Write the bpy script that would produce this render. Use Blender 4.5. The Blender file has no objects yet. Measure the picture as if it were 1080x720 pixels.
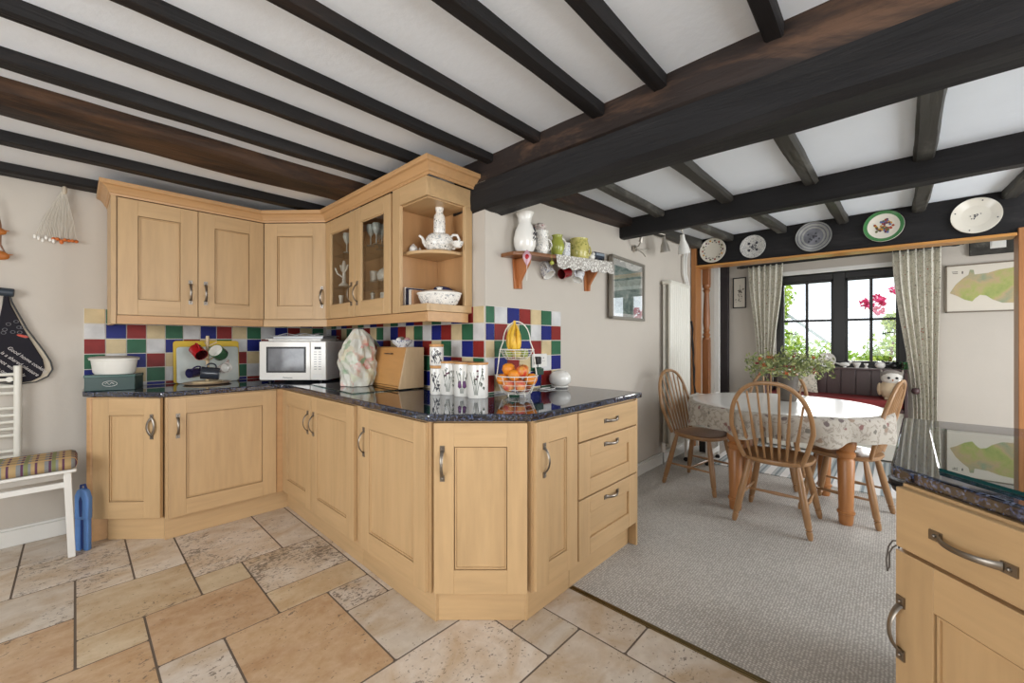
import bpy, bmesh, math, random
from mathutils import Vector, Matrix
random.seed(7)
S = bpy.context.scene
COL = S.collection
PI = math.pi
# ------------------------------------------------------------------ camera
# world axes follow the kitchen: x away to the right, y away to the left, camera above (0,0)
F = 432.0
AZ = math.atan(405 / 432.0)
FW = Vector((math.cos(AZ), math.sin(AZ), 0)); RT = Vector((math.sin(AZ), -math.cos(AZ), 0))
cam = bpy.data.cameras.new('camera'); co = bpy.data.objects.new('camera', cam); COL.objects.link(co)
cam.sensor_width = 36; cam.lens = 36 * F / 1080; cam.shift_y = -1 / 1080
co.location = (0, 0, 1.21); co.rotation_euler = (PI / 2, 0, AZ - PI / 2)
cam.clip_start = .02; cam.clip_end = 200
S.camera = co
# ------------------------------------------------------------------ view, world, lights
S.view_settings.view_transform = 'Standard'
try: S.view_settings.look = 'None'
except Exception: pass
S.view_settings.gamma = 1; S.view_settings.use_curve_mapping = False
S.view_settings.exposure = 0.0
w = bpy.data.worlds.new('sky'); S.world = w; w.use_nodes = True
bg = w.node_tree.nodes['Background']; bg.inputs[0].default_value = (.86, .93, 1, 1); bg.inputs[1].default_value = 1.9

def area(name, loc, target, sx, sy, power, col=(1, 1, 1)):
    l = bpy.data.lights.new(name, 'AREA'); l.shape = 'RECTANGLE'; l.size = sx; l.size_y = sy
    l.energy = power; l.color = col
    o = bpy.data.objects.new(name, l); COL.objects.link(o); o.location = loc
    d = Vector(target) - Vector(loc); o.rotation_euler = d.to_track_quat('-Z', 'Y').to_euler()
    return o
# fill lamps at unseen window openings added behind the camera and beside the dining area
area('kitchen_left_fill', (-2.42, 1.2, 1.45), (0, 1.3, 1.3), 2.4, 1.3, 62, (.965, .985, 1))
area('kitchen_right_fill', (0.1, -2.42, 1.30), (.25, 0, 1.15), 2.3, 1.9, 72, (.965, .985, 1))
area('dining_side_fill', (3.9, -2.42, 1.35), (3.9, 0, 1.1), 2.2, 1.7, 80, (.97, .985, 1))
sn = bpy.data.lights.new('hazy_sun', 'SUN'); sn.energy = 5.5; sn.angle = math.radians(28); sn.color = (1, .99, .97)
so = bpy.data.objects.new('hazy_sun', sn); COL.objects.link(so); so.rotation_euler = Vector((-1, .06, -.40)).to_track_quat('-Z', 'Y').to_euler()

def at(px, t):
    l = (px - 540) / F * t
    return FW * t + RT * l
def zz(py, t): return 1.21 + (359 - py) / F * t
# ------------------------------------------------------------------ mesh helper
class MB:
    def __init__(s, M=None): s.bm = bmesh.new(); s.M = M or Matrix(); s.mi = 0
    def v(s, p): return s.bm.verts.new(s.M @ Vector(p))
    def f(s, vs, mi=None):
        try: fc = s.bm.faces.new(vs)
        except ValueError: return None
        fc.material_index = s.mi if mi is None else mi; fc.smooth = True
        return fc
    def box(s, x0, x1, y0, y1, z0, z1, mi=None):
        if x0 > x1: x0, x1 = x1, x0
        if y0 > y1: y0, y1 = y1, y0
        if z0 > z1: z0, z1 = z1, z0
        p = [s.v(q) for q in ((x0,y0,z0),(x1,y0,z0),(x1,y1,z0),(x0,y1,z0),(x0,y0,z1),(x1,y0,z1),(x1,y1,z1),(x0,y1,z1))]
        for q in ((3,2,1,0),(4,5,6,7),(0,1,5,4),(1,2,6,5),(2,3,7,6),(3,0,4,7)): s.f([p[i] for i in q], mi)
        return s
    def prism(s, poly, z0, z1, mi=None):
        a = [s.v((x, y, z0)) for x, y in poly]; b = [s.v((x, y, z1)) for x, y in poly]
        s.f(a[::-1], mi); s.f(b, mi); n = len(poly)
        for i in range(n): s.f([a[i], a[(i+1) % n], b[(i+1) % n], b[i]], mi)
        return s
    def xprism(s, poly, y0, y1, mi=None):      # polygon in x,z pushed along y
        a = [s.v((x, y0, z)) for x, z in poly]; b = [s.v((x, y1, z)) for x, z in poly]
        s.f(a, mi); s.f(b[::-1], mi); n = len(poly)
        for i in range(n): s.f([a[(i+1) % n], a[i], b[i], b[(i+1) % n]], mi)
        return s
    def lathe(s, prof, c=(0,0,0), seg=24, R=None, mi=None, sx=1, sy=1):
        R = R or Matrix(); c = Vector(c); rings = []
        for r, z in prof:
            if r < 1e-5: rings.append([s.v(c + R @ Vector((0, 0, z)))])
            else: rings.append([s.v(c + R @ Vector((r*sx*math.cos(2*PI*i/seg), r*sy*math.sin(2*PI*i/seg), z))) for i in range(seg)])
        for k in range(len(rings)-1):
            a, b = rings[k], rings[k+1]
            m = mi[k] if isinstance(mi, (list, tuple)) else mi
            for i in range(seg):
                j = (i+1) % seg
                if len(a) == 1 and len(b) == 1: continue
                if len(a) == 1: s.f([a[0], b[i], b[j]], m)
                elif len(b) == 1: s.f([a[i], a[j], b[0]], m)
                else: s.f([a[i], a[j], b[j], b[i]], m)
        return s
    def cyl(s, p0, p1, r0, r1=None, seg=14, mi=None):
        p0 = Vector(p0); p1 = Vector(p1); d = p1-p0; r1 = r0 if r1 is None else r1
        R = d.to_track_quat('Z', 'Y').to_matrix().to_4x4()
        return s.lathe([(0,0),(r0,0),(r1,d.length),(0,d.length)], p0, seg, R, mi)
    def turned(s, p0, p1, prof, seg=14, mi=None):   # prof: (fraction along, radius)
        p0 = Vector(p0); p1 = Vector(p1); d = p1-p0
        R = d.to_track_quat('Z', 'Y').to_matrix().to_4x4()
        pr = [(0, prof[0][0]*d.length)] + [(r, t*d.length) for t, r in prof] + [(0, prof[-1][0]*d.length)]
        return s.lathe(pr, p0, seg, R, mi)
    def tube(s, pts, r, seg=8, closed=False, mi=None, flat=1.0, up=None):
        pts = [Vector(p) for p in pts]; n = len(pts); rings = []; prev = None
        for i, p in enumerate(pts):
            if closed: t = pts[(i+1) % n]-pts[i-1]
            else: t = pts[min(i+1, n-1)]-pts[max(i-1, 0)]
            if t.length < 1e-9: t = Vector((0,0,1))
            t.normalize()
            if prev is None:
                u = Vector(up) if up else (Vector((0,0,1)) if abs(t.z) < .9 else Vector((1,0,0)))
            else: u = prev
            u = (u - t*u.dot(t)).normalized(); prev = u; q = t.cross(u)
            rr = r[i] if isinstance(r, (list, tuple)) else r
            rings.append([s.v(p + u*rr*math.cos(2*PI*k/seg) + q*rr*flat*math.sin(2*PI*k/seg)) for k in range(seg)])
        m = n if closed else n-1
        for i in range(m):
            a, b = rings[i], rings[(i+1) % n]
            for k in range(seg): s.f([a[k], a[(k+1) % seg], b[(k+1) % seg], b[k]], mi)
        if not closed: s.f(rings[0][::-1], mi); s.f(rings[-1], mi)
        return s
    def sph(s, c, r, seg=14, rg=9, mi=None, R=None):
        r = (r, r, r) if not isinstance(r, (tuple, list)) else r
        prof = [(math.sin(PI*i/rg), -math.cos(PI*i/rg)) for i in range(rg+1)]
        D = (R or Matrix()) @ Matrix.Diagonal((r[0], r[1], r[2], 1))
        return s.lathe([(a if 0 < i < rg else 0, b) for i, (a, b) in enumerate(prof)], c, seg, D, mi)
    def grid(s, fn, nu, nv, mi=None):
        vs = [[s.v(fn(i/nu, j/nv)) for j in range(nv+1)] for i in range(nu+1)]
        for i in range(nu):
            for j in range(nv): s.f([vs[i][j], vs[i+1][j], vs[i+1][j+1], vs[i][j+1]], mi)
        return s
    def leaf(s, c, size, mi=None):
        d = Vector((random.gauss(0,1), random.gauss(0,1), random.gauss(0,1))).normalized()
        e = d.orthogonal().normalized(); e.rotate(Matrix.Rotation(random.random()*6, 3, d)); c = Vector(c)
        n = d.cross(e)
        a, b, g, h = s.v(c-d*size), s.v(c+e*size*.45+n*size*.1), s.v(c+d*size), s.v(c-e*size*.45+n*size*.1)
        s.f([a, b, g], mi); s.f([a, g, h], mi)
        return s
def col4(c): return (c[0], c[1], c[2], 1)
def srgb(r, g, b):
    f = lambda u: (u/255/12.92) if u/255 <= .04045 else ((u/255+.055)/1.055)**2.4
    return (f(r), f(g), f(b))
def build(name, mb, mats, parent=None, bevel=0, solid=0, sub=0, ang=40):
    bm = mb.bm
    bmesh.ops.recalc_face_normals(bm, faces=bm.faces)
    me = bpy.data.meshes.new(name); bm.to_mesh(me); bm.free()
    for m in (mats if isinstance(mats, (list, tuple)) else [mats]): me.materials.append(m)
    try: me.set_sharp_from_angle(angle=math.radians(ang))
    except Exception: pass
    o = bpy.data.objects.new(name, me); COL.objects.link(o)
    if parent: o.parent = parent
    if solid:
        m = o.modifiers.new('s', 'SOLIDIFY'); m.thickness = solid; m.offset = 0
    if bevel:
        m = o.modifiers.new('b', 'BEVEL'); m.width = bevel; m.segments = 2; m.limit_method = 'ANGLE'; m.angle_limit = math.radians(35)
        m.harden_normals = False
    if sub:
        m = o.modifiers.new('u', 'SUBSURF'); m.levels = sub; m.render_levels = sub
    return o
def tag(o, label=None, cat=None, group=None, kind=None):
    if label: o['label'] = label
    if cat: o['category'] = cat
    if group: o['group'] = group
    if kind: o['kind'] = kind
    return o
def thing(name, label, cat, loc=(0,0,0), rz=0, group=None):
    o = bpy.data.objects.new(name, None); COL.objects.link(o); o.empty_display_size = .05
    o.location = loc; o.rotation_euler = (0, 0, rz)
    return tag(o, label, cat, group)
def struct(name, mb, mats, label=None, cat=None, **k):
    o = build(name, mb, mats, **k); o['kind'] = 'structure'
    if label: tag(o, label, cat)
    return o
def dup(root, loc, rz, label=None, group=None):
    r = root.copy(); COL.objects.link(r); r.location = loc; r.rotation_euler = (0, 0, rz)
    if label: r['label'] = label
    if group: r['group'] = group
    def kids(a, b):
        for ch in list(a.children):
            c = ch.copy(); COL.objects.link(c); c.parent = b; kids(ch, c)
    kids(root, r)
    return r
def text_mesh(name, body, size, mat, parent, loc, rot, ext=.0006):
    cu = bpy.data.curves.new(name, 'FONT'); cu.body = body; cu.size = size; cu.extrude = ext
    cu.align_x = 'CENTER'; cu.align_y = 'CENTER'
    tmp = bpy.data.objects.new('tmp', cu); COL.objects.link(tmp)
    dg = bpy.context.evaluated_depsgraph_get(); me = bpy.data.meshes.new_from_object(tmp.evaluated_get(dg))
    bpy.data.objects.remove(tmp); me.materials.clear(); me.materials.append(mat)
    o = bpy.data.objects.new(name, me); COL.objects.link(o); o.parent = parent
    o.location = loc; o.rotation_euler = rot
    return o
# ------------------------------------------------------------------ materials
class NT:
    def __init__(s, name):
        s.m = bpy.data.materials.new(name); s.m.use_nodes = True; s.t = s.m.node_tree
        s.p = s.t.nodes['Principled BSDF']; s.out = s.t.nodes['Material Output']
    def n(s, ty, **k):
        o = s.t.nodes.new(ty)
        for a, b in k.items():
            if a in o.inputs.keys(): o.inputs[a].default_value = b
            else: setattr(o, a, b)
        return o
    def l(s, a, b): s.t.links.new(a, b)
    def coord(s, scale=(1,1,1), kind='Object', loc=None):
        c = s.n('ShaderNodeTexCoord'); m = s.n('ShaderNodeMapping'); m.inputs['Scale'].default_value = scale
        s.l(c.outputs[kind], m.inputs[0])
        if loc: m.inputs['Location'].default_value = loc
        return m.outputs[0]
    def ramp(s, fac, stops, interp='LINEAR'):
        r = s.n('ShaderNodeValToRGB'); r.color_ramp.interpolation = interp; e = r.color_ramp.elements
        while len(e) < len(stops): e.new(.5)
        for q, (p, c) in zip(e, stops): q.position = p; q.color = col4(c)
        s.l(fac, r.inputs[0]); return r.outputs[0]
    def mix(s, fac, a, b, mode='MIX'):
        m = s.n('ShaderNodeMix', data_type='RGBA', blend_type=mode)
        for i, x in ((0, fac), (6, a), (7, b)):
            if hasattr(x, 'is_output'): s.l(x, m.inputs[i])
            else: m.inputs[i].default_value = x if i == 0 else col4(x)
        return m.outputs[2]
    def noise(s, vec, scale, detail=4, rough=.55, dist=0):
        n = s.n('ShaderNodeTexNoise', Scale=scale, Detail=detail, Roughness=rough, Distortion=dist); s.l(vec, n.inputs['Vector'])
        return n.outputs['Fac']
    def bump(s, h, strength, dist=.01):
        b = s.n('ShaderNodeBump', Strength=strength, Distance=dist); s.l(h, b.inputs['Height']); s.l(b.outputs[0], s.p.inputs['Normal'])
    def base(s, c):
        if hasattr(c, 'is_output'): s.l(c, s.p.inputs['Base Color'])
        else: s.p.inputs['Base Color'].default_value = col4(c)
    def set(s, **k):
        for a, b in k.items(): s.p.inputs[a.replace('_', ' ')].default_value = b
        return s
def plain(name, c, rough=.5, metal=0, nz=0, spec=None, coat=0):
    t = NT(name); t.set(Roughness=rough, Metallic=metal)
    if spec is not None: t.p.inputs['Specular IOR Level'].default_value = spec
    if coat: t.p.inputs['Coat Weight'].default_value = coat
    if nz:
        v = t.noise(t.coord(), 9, 4); t.base(t.ramp(v, [(.3, tuple(x*(1-nz) for x in c)), (.7, tuple(min(1, x*(1+nz)) for x in c))]))
    else: t.base(c)
    return t.m
def wood(name, c, sc, var=.18, rough=.42, knots=True):
    t = NT(name); t.set(Roughness=rough)
    v = t.coord(sc)
    oi = t.n('ShaderNodeObjectInfo'); ad = t.n('ShaderNodeVectorMath', operation='ADD'); cm = t.n('ShaderNodeCombineXYZ')
    ml = t.n('ShaderNodeMath', operation='MULTIPLY'); ml.inputs[1].default_value = 37
    t.l(oi.outputs['Random'], ml.inputs[0]); t.l(ml.outputs[0], cm.inputs[0]); t.l(ml.outputs[0], cm.inputs[1]); t.l(v, ad.inputs[0]); t.l(cm.outputs[0], ad.inputs[1])
    v = ad.outputs[0]
    a = t.noise(v, 1.0, 6, .62, .35); b = t.noise(v, 5.0, 3, .5)
    c1 = t.ramp(a, [(.28, tuple(x*(1-var) for x in c)), (.5, c), (.75, (min(1, c[0]*(1+var*.6)), min(1, c[1]*(1+var*.75)), min(1, c[2]*(1+var))))])
    c2 = t.mix(.35, c1, t.ramp(b, [(.3, tuple(x*(1-var*1.2) for x in c)), (.65, c)]))
    if knots:
        vo = t.n('ShaderNodeTexVoronoi', Scale=5.5); t.l(t.coord((1,1,1)), vo.inputs['Vector'])
        k = t.ramp(vo.outputs['Distance'], [(0.0, (1,1,1)), (.035, (0,0,0))]); c2 = t.mix(k, c2, tuple(x*.5 for x in c))
    t.base(c2); t.bump(a, .06, .004)
    return t.m
def lin(r, g, b): return srgb(r, g, b)
M = {}
MAPLE = lin(197, 163, 119)
M['wv'] = wood('maple_upright_grain', MAPLE, (9, 9, .9)); M['wh'] = wood('maple_level_grain', MAPLE, (.9, 9, 9))
M['wu'] = wood('maple_cornice', lin(194, 151, 104), (.9, 9, 9)); M['wi'] = wood('maple_inside', lin(190, 146, 100), (9, 9, .9), knots=False)  # cornice maple: redder, with the light's tint on the pelmets put into colour
M['newel'] = wood('brown_pine', lin(152, 98, 58), (10, 10, 1), .25, .35)
M['pine'] = wood('orange_pine', lin(172, 116, 68), (10, 10, 1), .25, .35); M['pineh'] = wood('orange_pine_level', lin(200, 140, 72), (10, 1, 10), .25, .35)
M['chair'] = wood('honey_chair_wood', lin(160, 122, 84), (12, 12, 2), .2, .3, False)
M['bin'] = wood('bread_bin_wood', lin(205, 150, 88), (2, 12, 12), .12, .4, False)
M['binside'] = wood('bread_bin_side_wood', lin(205, 176, 138), (12, 12, 2), .15, .4, False)
M['bracket'] = wood('orange_bracket_wood', lin(172, 106, 60), (10, 10, 2), .2, .35, False)
M['shelf'] = wood('brown_shelf_wood', lin(128, 82, 48), (2, 10, 10), .25, .35, False)
def beam_mat(name, dark, lite, amt, sc):
    t = NT(name); t.set(Roughness=.6); t.p.inputs['Specular IOR Level'].default_value = .3
    v = t.coord(sc); a = t.noise(v, 1.0, 7, .65, .6); b = t.noise(t.coord(tuple(.35+.25*q for q in sc)), 1.6, 6, .68, .8)
    g = t.ramp(a, [(.35, dark), (.62, tuple(x*1.5 for x in dark)), (.8, tuple(x*2.3 for x in dark))])
    k = t.ramp(b, [(.56-amt*.08, (0,0,0)), (.68-amt*.08, (1,1,1))])
    mk = t.n('ShaderNodeMath', operation='MULTIPLY'); mk.inputs[1].default_value = amt
    t.l(k, mk.inputs[0]); t.base(t.mix(mk.outputs[0], g, t.ramp(a, [(.34, tuple(x*.4 for x in lite)), (.52, lite), (.72, tuple(x*1.7 for x in lite))])))
    sp = t.n('ShaderNodeTexVoronoi', Scale=26); t.l(t.coord(), sp.inputs['Vector'])
    t.bump(a, .5, .02); return t.m
K = lin(34, 30, 29)
M['beamx'] = beam_mat('black_joist', lin(25, 23, 23), lin(66, 50, 40), .3, (.8, 9, 9))
M['beamy'] = beam_mat('black_beam', lin(26, 25, 26), lin(62, 58, 56), .3, (9, .8, 9))
M['beambx'] = beam_mat('rough_brown_beam', lin(34, 25, 21), lin(80, 56, 38), .8, (.8, 8, 8))
M['beamby'] = beam_mat('rough_brown_wallplate', lin(38, 30, 27), lin(92, 68, 52), .85, (8, .8, 8))
M['beamg'] = beam_mat('worn_grey_joist', lin(52, 50, 46), lin(132, 130, 120), .45, (.8, 8, 8))
def paint(name, c, bs=.15):
    t = NT(name); t.set(Roughness=.85); v = t.noise(t.coord(), 2.2, 5, .6)
    t.base(t.ramp(v, [(.3, tuple(x*.955 for x in c)), (.7, c)])); t.bump(t.noise(t.coord(), 14, 5, .6), bs, .01); return t.m
M['wall'] = paint('putty_wall_paint', lin(198, 190, 179)); M['ceil'] = paint('white_ceiling_paint', lin(234, 240, 247), .25)
M['white'] = plain('white_gloss_paint', lin(226, 224, 218), .35); M['offw'] = plain('cream_radiator_paint', lin(222, 219, 208), .35)
def granite():
    t = NT('blue_black_granite'); t.set(Roughness=.035, IOR=2.1)
    v = t.coord(); vo = t.n('ShaderNodeTexVoronoi', Scale=210); t.l(v, vo.inputs['Vector'])
    n = t.noise(v, 100, 3); c = t.ramp(n, [(.42, lin(12, 14, 20)), (.55, lin(28, 34, 50)), (.66, lin(70, 82, 112))])
    f = t.ramp(vo.outputs['Color'], [(.76, (0,0,0)), (.9, (1,1,1))]); t.base(t.mix(f, c, lin(96, 106, 132)))
    return t.m
M['granite'] = granite()
def stone():
    t = NT('travertine_flags'); t.set(Roughness=.42)
    at_ = t.n('ShaderNodeAttribute', attribute_name='tint'); of = t.n('ShaderNodeAttribute', attribute_name='shift')
    def oc(sc):
        ad = t.n('ShaderNodeVectorMath', operation='MULTIPLY_ADD'); ad.inputs[1].default_value = (9, 9, 9); t.l(of.outputs['Color'], ad.inputs[0]); t.l(t.coord(sc), ad.inputs[2]); return ad.outputs[0]
    v = oc((1,1,1)); sep = t.n('ShaderNodeSeparateColor'); t.l(of.outputs['Color'], sep.inputs[0])
    a = t.noise(oc((1, 1.6, 1)), 3.6, 6, .6, .8); b = t.noise(v, 16, 5, .7)
    m1 = t.mix(t.ramp(a, [(.36, (0,0,0)), (.60, (1,1,1))]), (.84, .70, .54), (1.10, 1.11, 1.14))
    c = t.mix(1.0, at_.outputs['Color'], m1, 'MULTIPLY')
    c = t.mix(.22, c, t.ramp(b, [(.3, lin(150, 128, 100)), (.7, lin(232, 222, 206))]))
    # pits gather in streaky patches
    p = t.noise(oc((1, 1.5, 1)), 40, 4, .75, .6); q0 = t.noise(v, 3.4, 3, .5, .4)
    q_ = t.n('ShaderNodeMath', operation='MULTIPLY_ADD'); q_.inputs[1].default_value = .26; t.l(sep.outputs[2], q_.inputs[0]); t.l(q0, q_.inputs[2]); q = q_.outputs[0]
    pa = t.n('ShaderNodeMath', operation='MULTIPLY_ADD'); pa.inputs[1].default_value = .42; t.l(q, pa.inputs[0]); t.l(p, pa.inputs[2])
    pit = t.ramp(pa.outputs[0], [(.845, (0,0,0)), (.885, (1,1,1))])
    pm = t.n('ShaderNodeMath', operation='MULTIPLY'); pm.inputs[1].default_value = .8; t.l(pit, pm.inputs[0])
    vp = t.n('ShaderNodeTexVoronoi', Scale=62); t.l(v, vp.inputs['Vector']); cs = t.n('ShaderNodeSeparateColor'); t.l(vp.outputs['Color'], cs.inputs[0])
    sz = t.n('ShaderNodeMath', operation='MULTIPLY_ADD'); sz.inputs[1].default_value = .52; sz.inputs[2].default_value = -.27; t.l(cs.outputs[0], sz.inputs[0])
    lt = t.n('ShaderNodeMath', operation='LESS_THAN'); t.l(vp.outputs['Distance'], lt.inputs[0]); t.l(sz.outputs[0], lt.inputs[1])
    l2 = t.n('ShaderNodeMath', operation='MULTIPLY'); l2.inputs[1].default_value = .6; t.l(lt.outputs[0], l2.inputs[0]); c = t.mix(l2.outputs[0], c, lin(120, 100, 80))
    t.base(t.mix(pm.outputs[0], c, lin(92, 78, 66))); t.bump(pit, -.4, .004)
    return t.m
M['stone'] = stone(); M['grout'] = plain('dark_grout', lin(104, 90, 78), .9)
def carpet():
    t = NT('woven_loop_carpet'); t.set(Roughness=.95)
    v = t.coord(); vo = t.n('ShaderNodeTexVoronoi', Scale=88); vo.inputs['Randomness'].default_value = .35; t.l(v, vo.inputs['Vector'])
    big = t.noise(v, 2.5, 4); c = t.ramp(vo.outputs['Distance'], [(.1, lin(238, 234, 227)), (.5, lin(140, 135, 128))])
    t.base(t.mix(.35, c, t.ramp(big, [(.3, lin(186, 181, 174)), (.7, lin(216, 212, 205))]))); t.bump(vo.outputs['Distance'], -.7, .006)
    return t.m
M['carpet'] = carpet()
TC = {'w': lin(204, 203, 202), 'b': lin(26, 34, 110), 'r': lin(132, 38, 34), 'c': lin(202, 182, 142), 'g': lin(48, 98, 70)}
TM = [plain('tile_' + n, TC[k], .42, nz=.16, spec=.2) for n, k in (('white','w'),('blue','b'),('red','r'),('cream','c'),('green','g'))]
M['tgrout'] = plain('white_grout', lin(214, 208, 198), .8)
M['pewter'] = plain('dark_pewter', lin(142, 134, 124), .36, 1, .2)
M['chrome'] = plain('chrome', lin(200, 200, 200), .12, 1)
M['black'] = plain('black_plastic', lin(20, 20, 22), .4); M['ceramic'] = plain('white_glazed_ceramic', lin(236, 233, 226), .12, coat=.3)
M['frame'] = plain('black_window_frame', lin(38, 37, 36), .45)
M['purple'] = wood('aubergine_panelling', lin(84, 64, 64), (10, 10, 1.5), .15, .3, False)
M['redc'] = plain('dark_red_cushion', lin(128, 40, 40), .7, nz=.12)
def glass(name, tint=(1,1,1), gl=.12, rough=.01):
    t = NT(name); tr = t.n('ShaderNodeBsdfTransparent'); tr.inputs[0].default_value = col4(tint)
    g = t.n('ShaderNodeBsdfGlossy'); g.inputs['Roughness'].default_value = rough
    fr = t.n('ShaderNodeFresnel', IOR=1.5); mx = t.n('ShaderNodeMixShader'); md = t.n('ShaderNodeMath', operation='ADD'); md.inputs[1].default_value = gl
    ge = t.n('ShaderNodeNewGeometry'); iv = t.n('ShaderNodeMath', operation='SUBTRACT'); iv.inputs[0].default_value = 1; t.l(ge.outputs['Backfacing'], iv.inputs[1]); mu = t.n('ShaderNodeMath', operation='MULTIPLY'); t.l(fr.outputs[0], md.inputs[0]); t.l(md.outputs[0], mu.inputs[0]); t.l(iv.outputs[0], mu.inputs[1]); t.l(mu.outputs[0], mx.inputs[0]); t.l(tr.outputs[0], mx.inputs[1]); t.l(g.outputs[0], mx.inputs[2]); t.l(mx.outputs[0], t.out.inputs[0])
    return t.m
M['pane'] = glass('window_glass', gl=.0); M['cglass'] = glass('cabinet_glass', (.88, .88, .86), .04); M['pglass'] = glass('picture_glass', gl=.30)
M['gboard'] = glass('green_glass_board', (.66, .8, .78), .22); M['tglass'] = glass('drinking_glass', (.9, .92, .92), .12)
M['stemware'] = plain('pale_stemware', lin(206, 212, 210), .1)
M['gedge'] = plain('dark_teal_glass_edge', lin(14, 66, 66), .1)
def floral(name, basec, cols, sc=30, dens=.5, leaf=lin(110, 112, 92), nw=.45):
    t = NT(name); t.set(Roughness=.9); v = t.coord()
    vo = t.n('ShaderNodeTexVoronoi', Scale=sc); t.l(v, vo.inputs['Vector'])
    sp = t.n('ShaderNodeSeparateColor'); t.l(vo.outputs['Color'], sp.inputs[0])
    n = len(cols); fc = t.ramp(sp.outputs[0], [(i/n, c) for i, c in enumerate(cols)], 'CONSTANT')
    d = t.n('ShaderNodeMath', operation='MULTIPLY_ADD'); d.inputs[1].default_value = nw; d.inputs[2].default_value = 0
    ns = t.noise(v, sc*2.2, 3, .6); t.l(ns, d.inputs[0])
    su = t.n('ShaderNodeMath', operation='ADD'); t.l(vo.outputs['Distance'], su.inputs[0]); t.l(d.outputs[0], su.inputs[1])
    msk = t.ramp(su.outputs[0], [(dens*.9, (1,1,1)), (dens*.9+.05, (0,0,0))])
    st = t.ramp(t.noise(v, sc*1.3, 4, .7, 1.5), [(.54, (0,0,0)), (.58, (1,1,1)), (.63, (1,1,1)), (.67, (0,0,0))])
    c = t.mix(st, basec, leaf); t.base(t.mix(msk, c, fc)); return t.m
M['curtain'] = floral('floral_curtain_linen', lin(224, 220, 206), [lin(150, 120, 100), lin(120, 120, 104), lin(176, 96, 78), lin(110, 106, 100), lin(190, 160, 124)], 26, .38, lin(182, 178, 160))
M['cloth'] = floral('floral_table_linen', lin(172, 165, 154), [lin(104, 92, 90), lin(126, 92, 88), lin(112, 108, 100), lin(140, 122, 106)], 15, .50, lin(140, 132, 122))
M['clothtop'] = plain('white_shiny_table_cover', lin(214, 212, 208), .22)
M['fcush'] = floral('floral_cushion', lin(208, 200, 184), [lin(150, 110, 100), lin(120, 130, 110)], 30, .35)
M['dpot'] = floral('botanical_pottery', lin(234, 230, 222), [lin(70, 68, 84), lin(60, 72, 60), lin(90, 80, 90)], 38, .27, lin(170, 172, 172), .22)
for m_ in (M['dpot'],): m_.node_tree.nodes['Principled BSDF'].inputs['Roughness'].default_value = .15
M['bluepot'] = floral('blue_white_pottery', lin(228, 228, 226), [lin(40, 52, 120), lin(60, 70, 130)], 50, .4, lin(70, 78, 130))
M['bluepot'].node_tree.nodes['Principled BSDF'].inputs['Roughness'].default_value = .15
# ------------------------------------------------------------------ floor
XB, YC, YA = 1.58, 1.69, 3.80
gx = lambda i: .2075*i; gy = lambda j: .97 + .2055*j
placed = {}; tiles = []
def put(i0, i1, j0, j1, tone):
    tiles.append((i0, i1, j0, j1, tone))
    for i in range(i0, i1):
        for j in range(j0, j1): placed[(i, j)] = 1
W_, T_, B_ = 'w', 't', 'b'
for a in ((1,2,9,12,'w'),(2,4,8,12,'w'),(4,5,8,12,'w'),(2,3,7,8,'t'),(1,3,5,7,'b'),(3,5,6,8,'w'),(3,5,5,6,'t'),(4,5,4,5,'w'),(2,4,2,5,'b'),
          (4,6,2,4,'w'),(3,6,0,2,'w'),(6,7,0,1,'w'),(6,7,1,3,'w'),(7,8,-1,2,'w'),(7,8,-4,-1,'w'),(5,7,-2,0,'w'),(-1,1,10,12,'w'),(0,1,9,10,'w'),(0,2,7,9,'t'),
          (0,1,6,7,'t'),(-2,0,8,10,'w'),(-2,0,6,8,'b'),(-1,1,4,6,'b'),(1,2,3,5,'w'),(-3,-1,10,12,'w'),(-3,-1,12,14,'w'),(-1,1,12,14,'w'),(1,3,12,14,'w'),(5,6,4,12,'w'),
          (3,5,-2,0,'t'),(1,2,1,3,'t'),(0,1,1,4,'w')): put(*a)
for j in range(-17, 14):
    for i in range(-13, 8):
        if (i, j) in placed: continue
        w_, h_ = random.choice(((2,2),(2,1),(1,1),(3,2),(2,3),(1,2)))
        def free(a, b): return all((i+x, j+y) not in placed and i+x < 8 and j+y < 14 for x in range(a) for y in range(b))
        while not free(w_, h_):
            if w_ > 1 and not free(w_, 1): w_ -= 1
            elif h_ > 1: h_ -= 1
            else: w_ = max(1, w_-1)
        put(i, i+w_, j, j+h_, random.choice('wwtb'))
fb = MB(); lay = fb.bm.loops.layers.color.new('tint'); lay2 = fb.bm.loops.layers.color.new('shift')
TT = {'w': lin(232, 226, 218), 't': lin(226, 215, 196), 'b': lin(226, 207, 182)}
for (i0, i1, j0, j1, tn) in tiles:
    g = .0042; x0, x1, y0, y1 = gx(i0)+g, gx(i1)-g, gy(j0)+g, gy(j1)-g; z = random.uniform(-.0006, .0006)
    x1 = min(x1, 1.652)
    q = random.uniform(.95, 1.05); c = tuple(k*q for k in TT[tn])
    n0 = len(fb.bm.faces); r = .006
    poly = [(x0+r,y0),(x1-r,y0),(x1,y0+r),(x1,y1-r),(x1-r,y1),(x0+r,y1),(x0,y1-r),(x0,y0+r)]
    fb.prism(poly, -.01, z, 0); fb.bm.faces.ensure_lookup_table()
    sh = (random.random(), random.random(), random.random()**2)
    for f_ in fb.bm.faces[n0:]:
        for l_ in f_.loops: l_[lay] = (*c, 1); l_[lay2] = (*sh, 1)
n0 = len(fb.bm.faces)
fb.box(-2.6, 1.66, -2.6, 3.98, -.06, -.0018, 1)
struct('floor', fb, [M['stone'], M['grout']], bevel=.0)
cb = MB(); cb.box(1.672, 6.0, -2.6, 1.9, -.05, .004)
struct('floor_dining_carpet', cb, M['carpet'])
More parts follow.
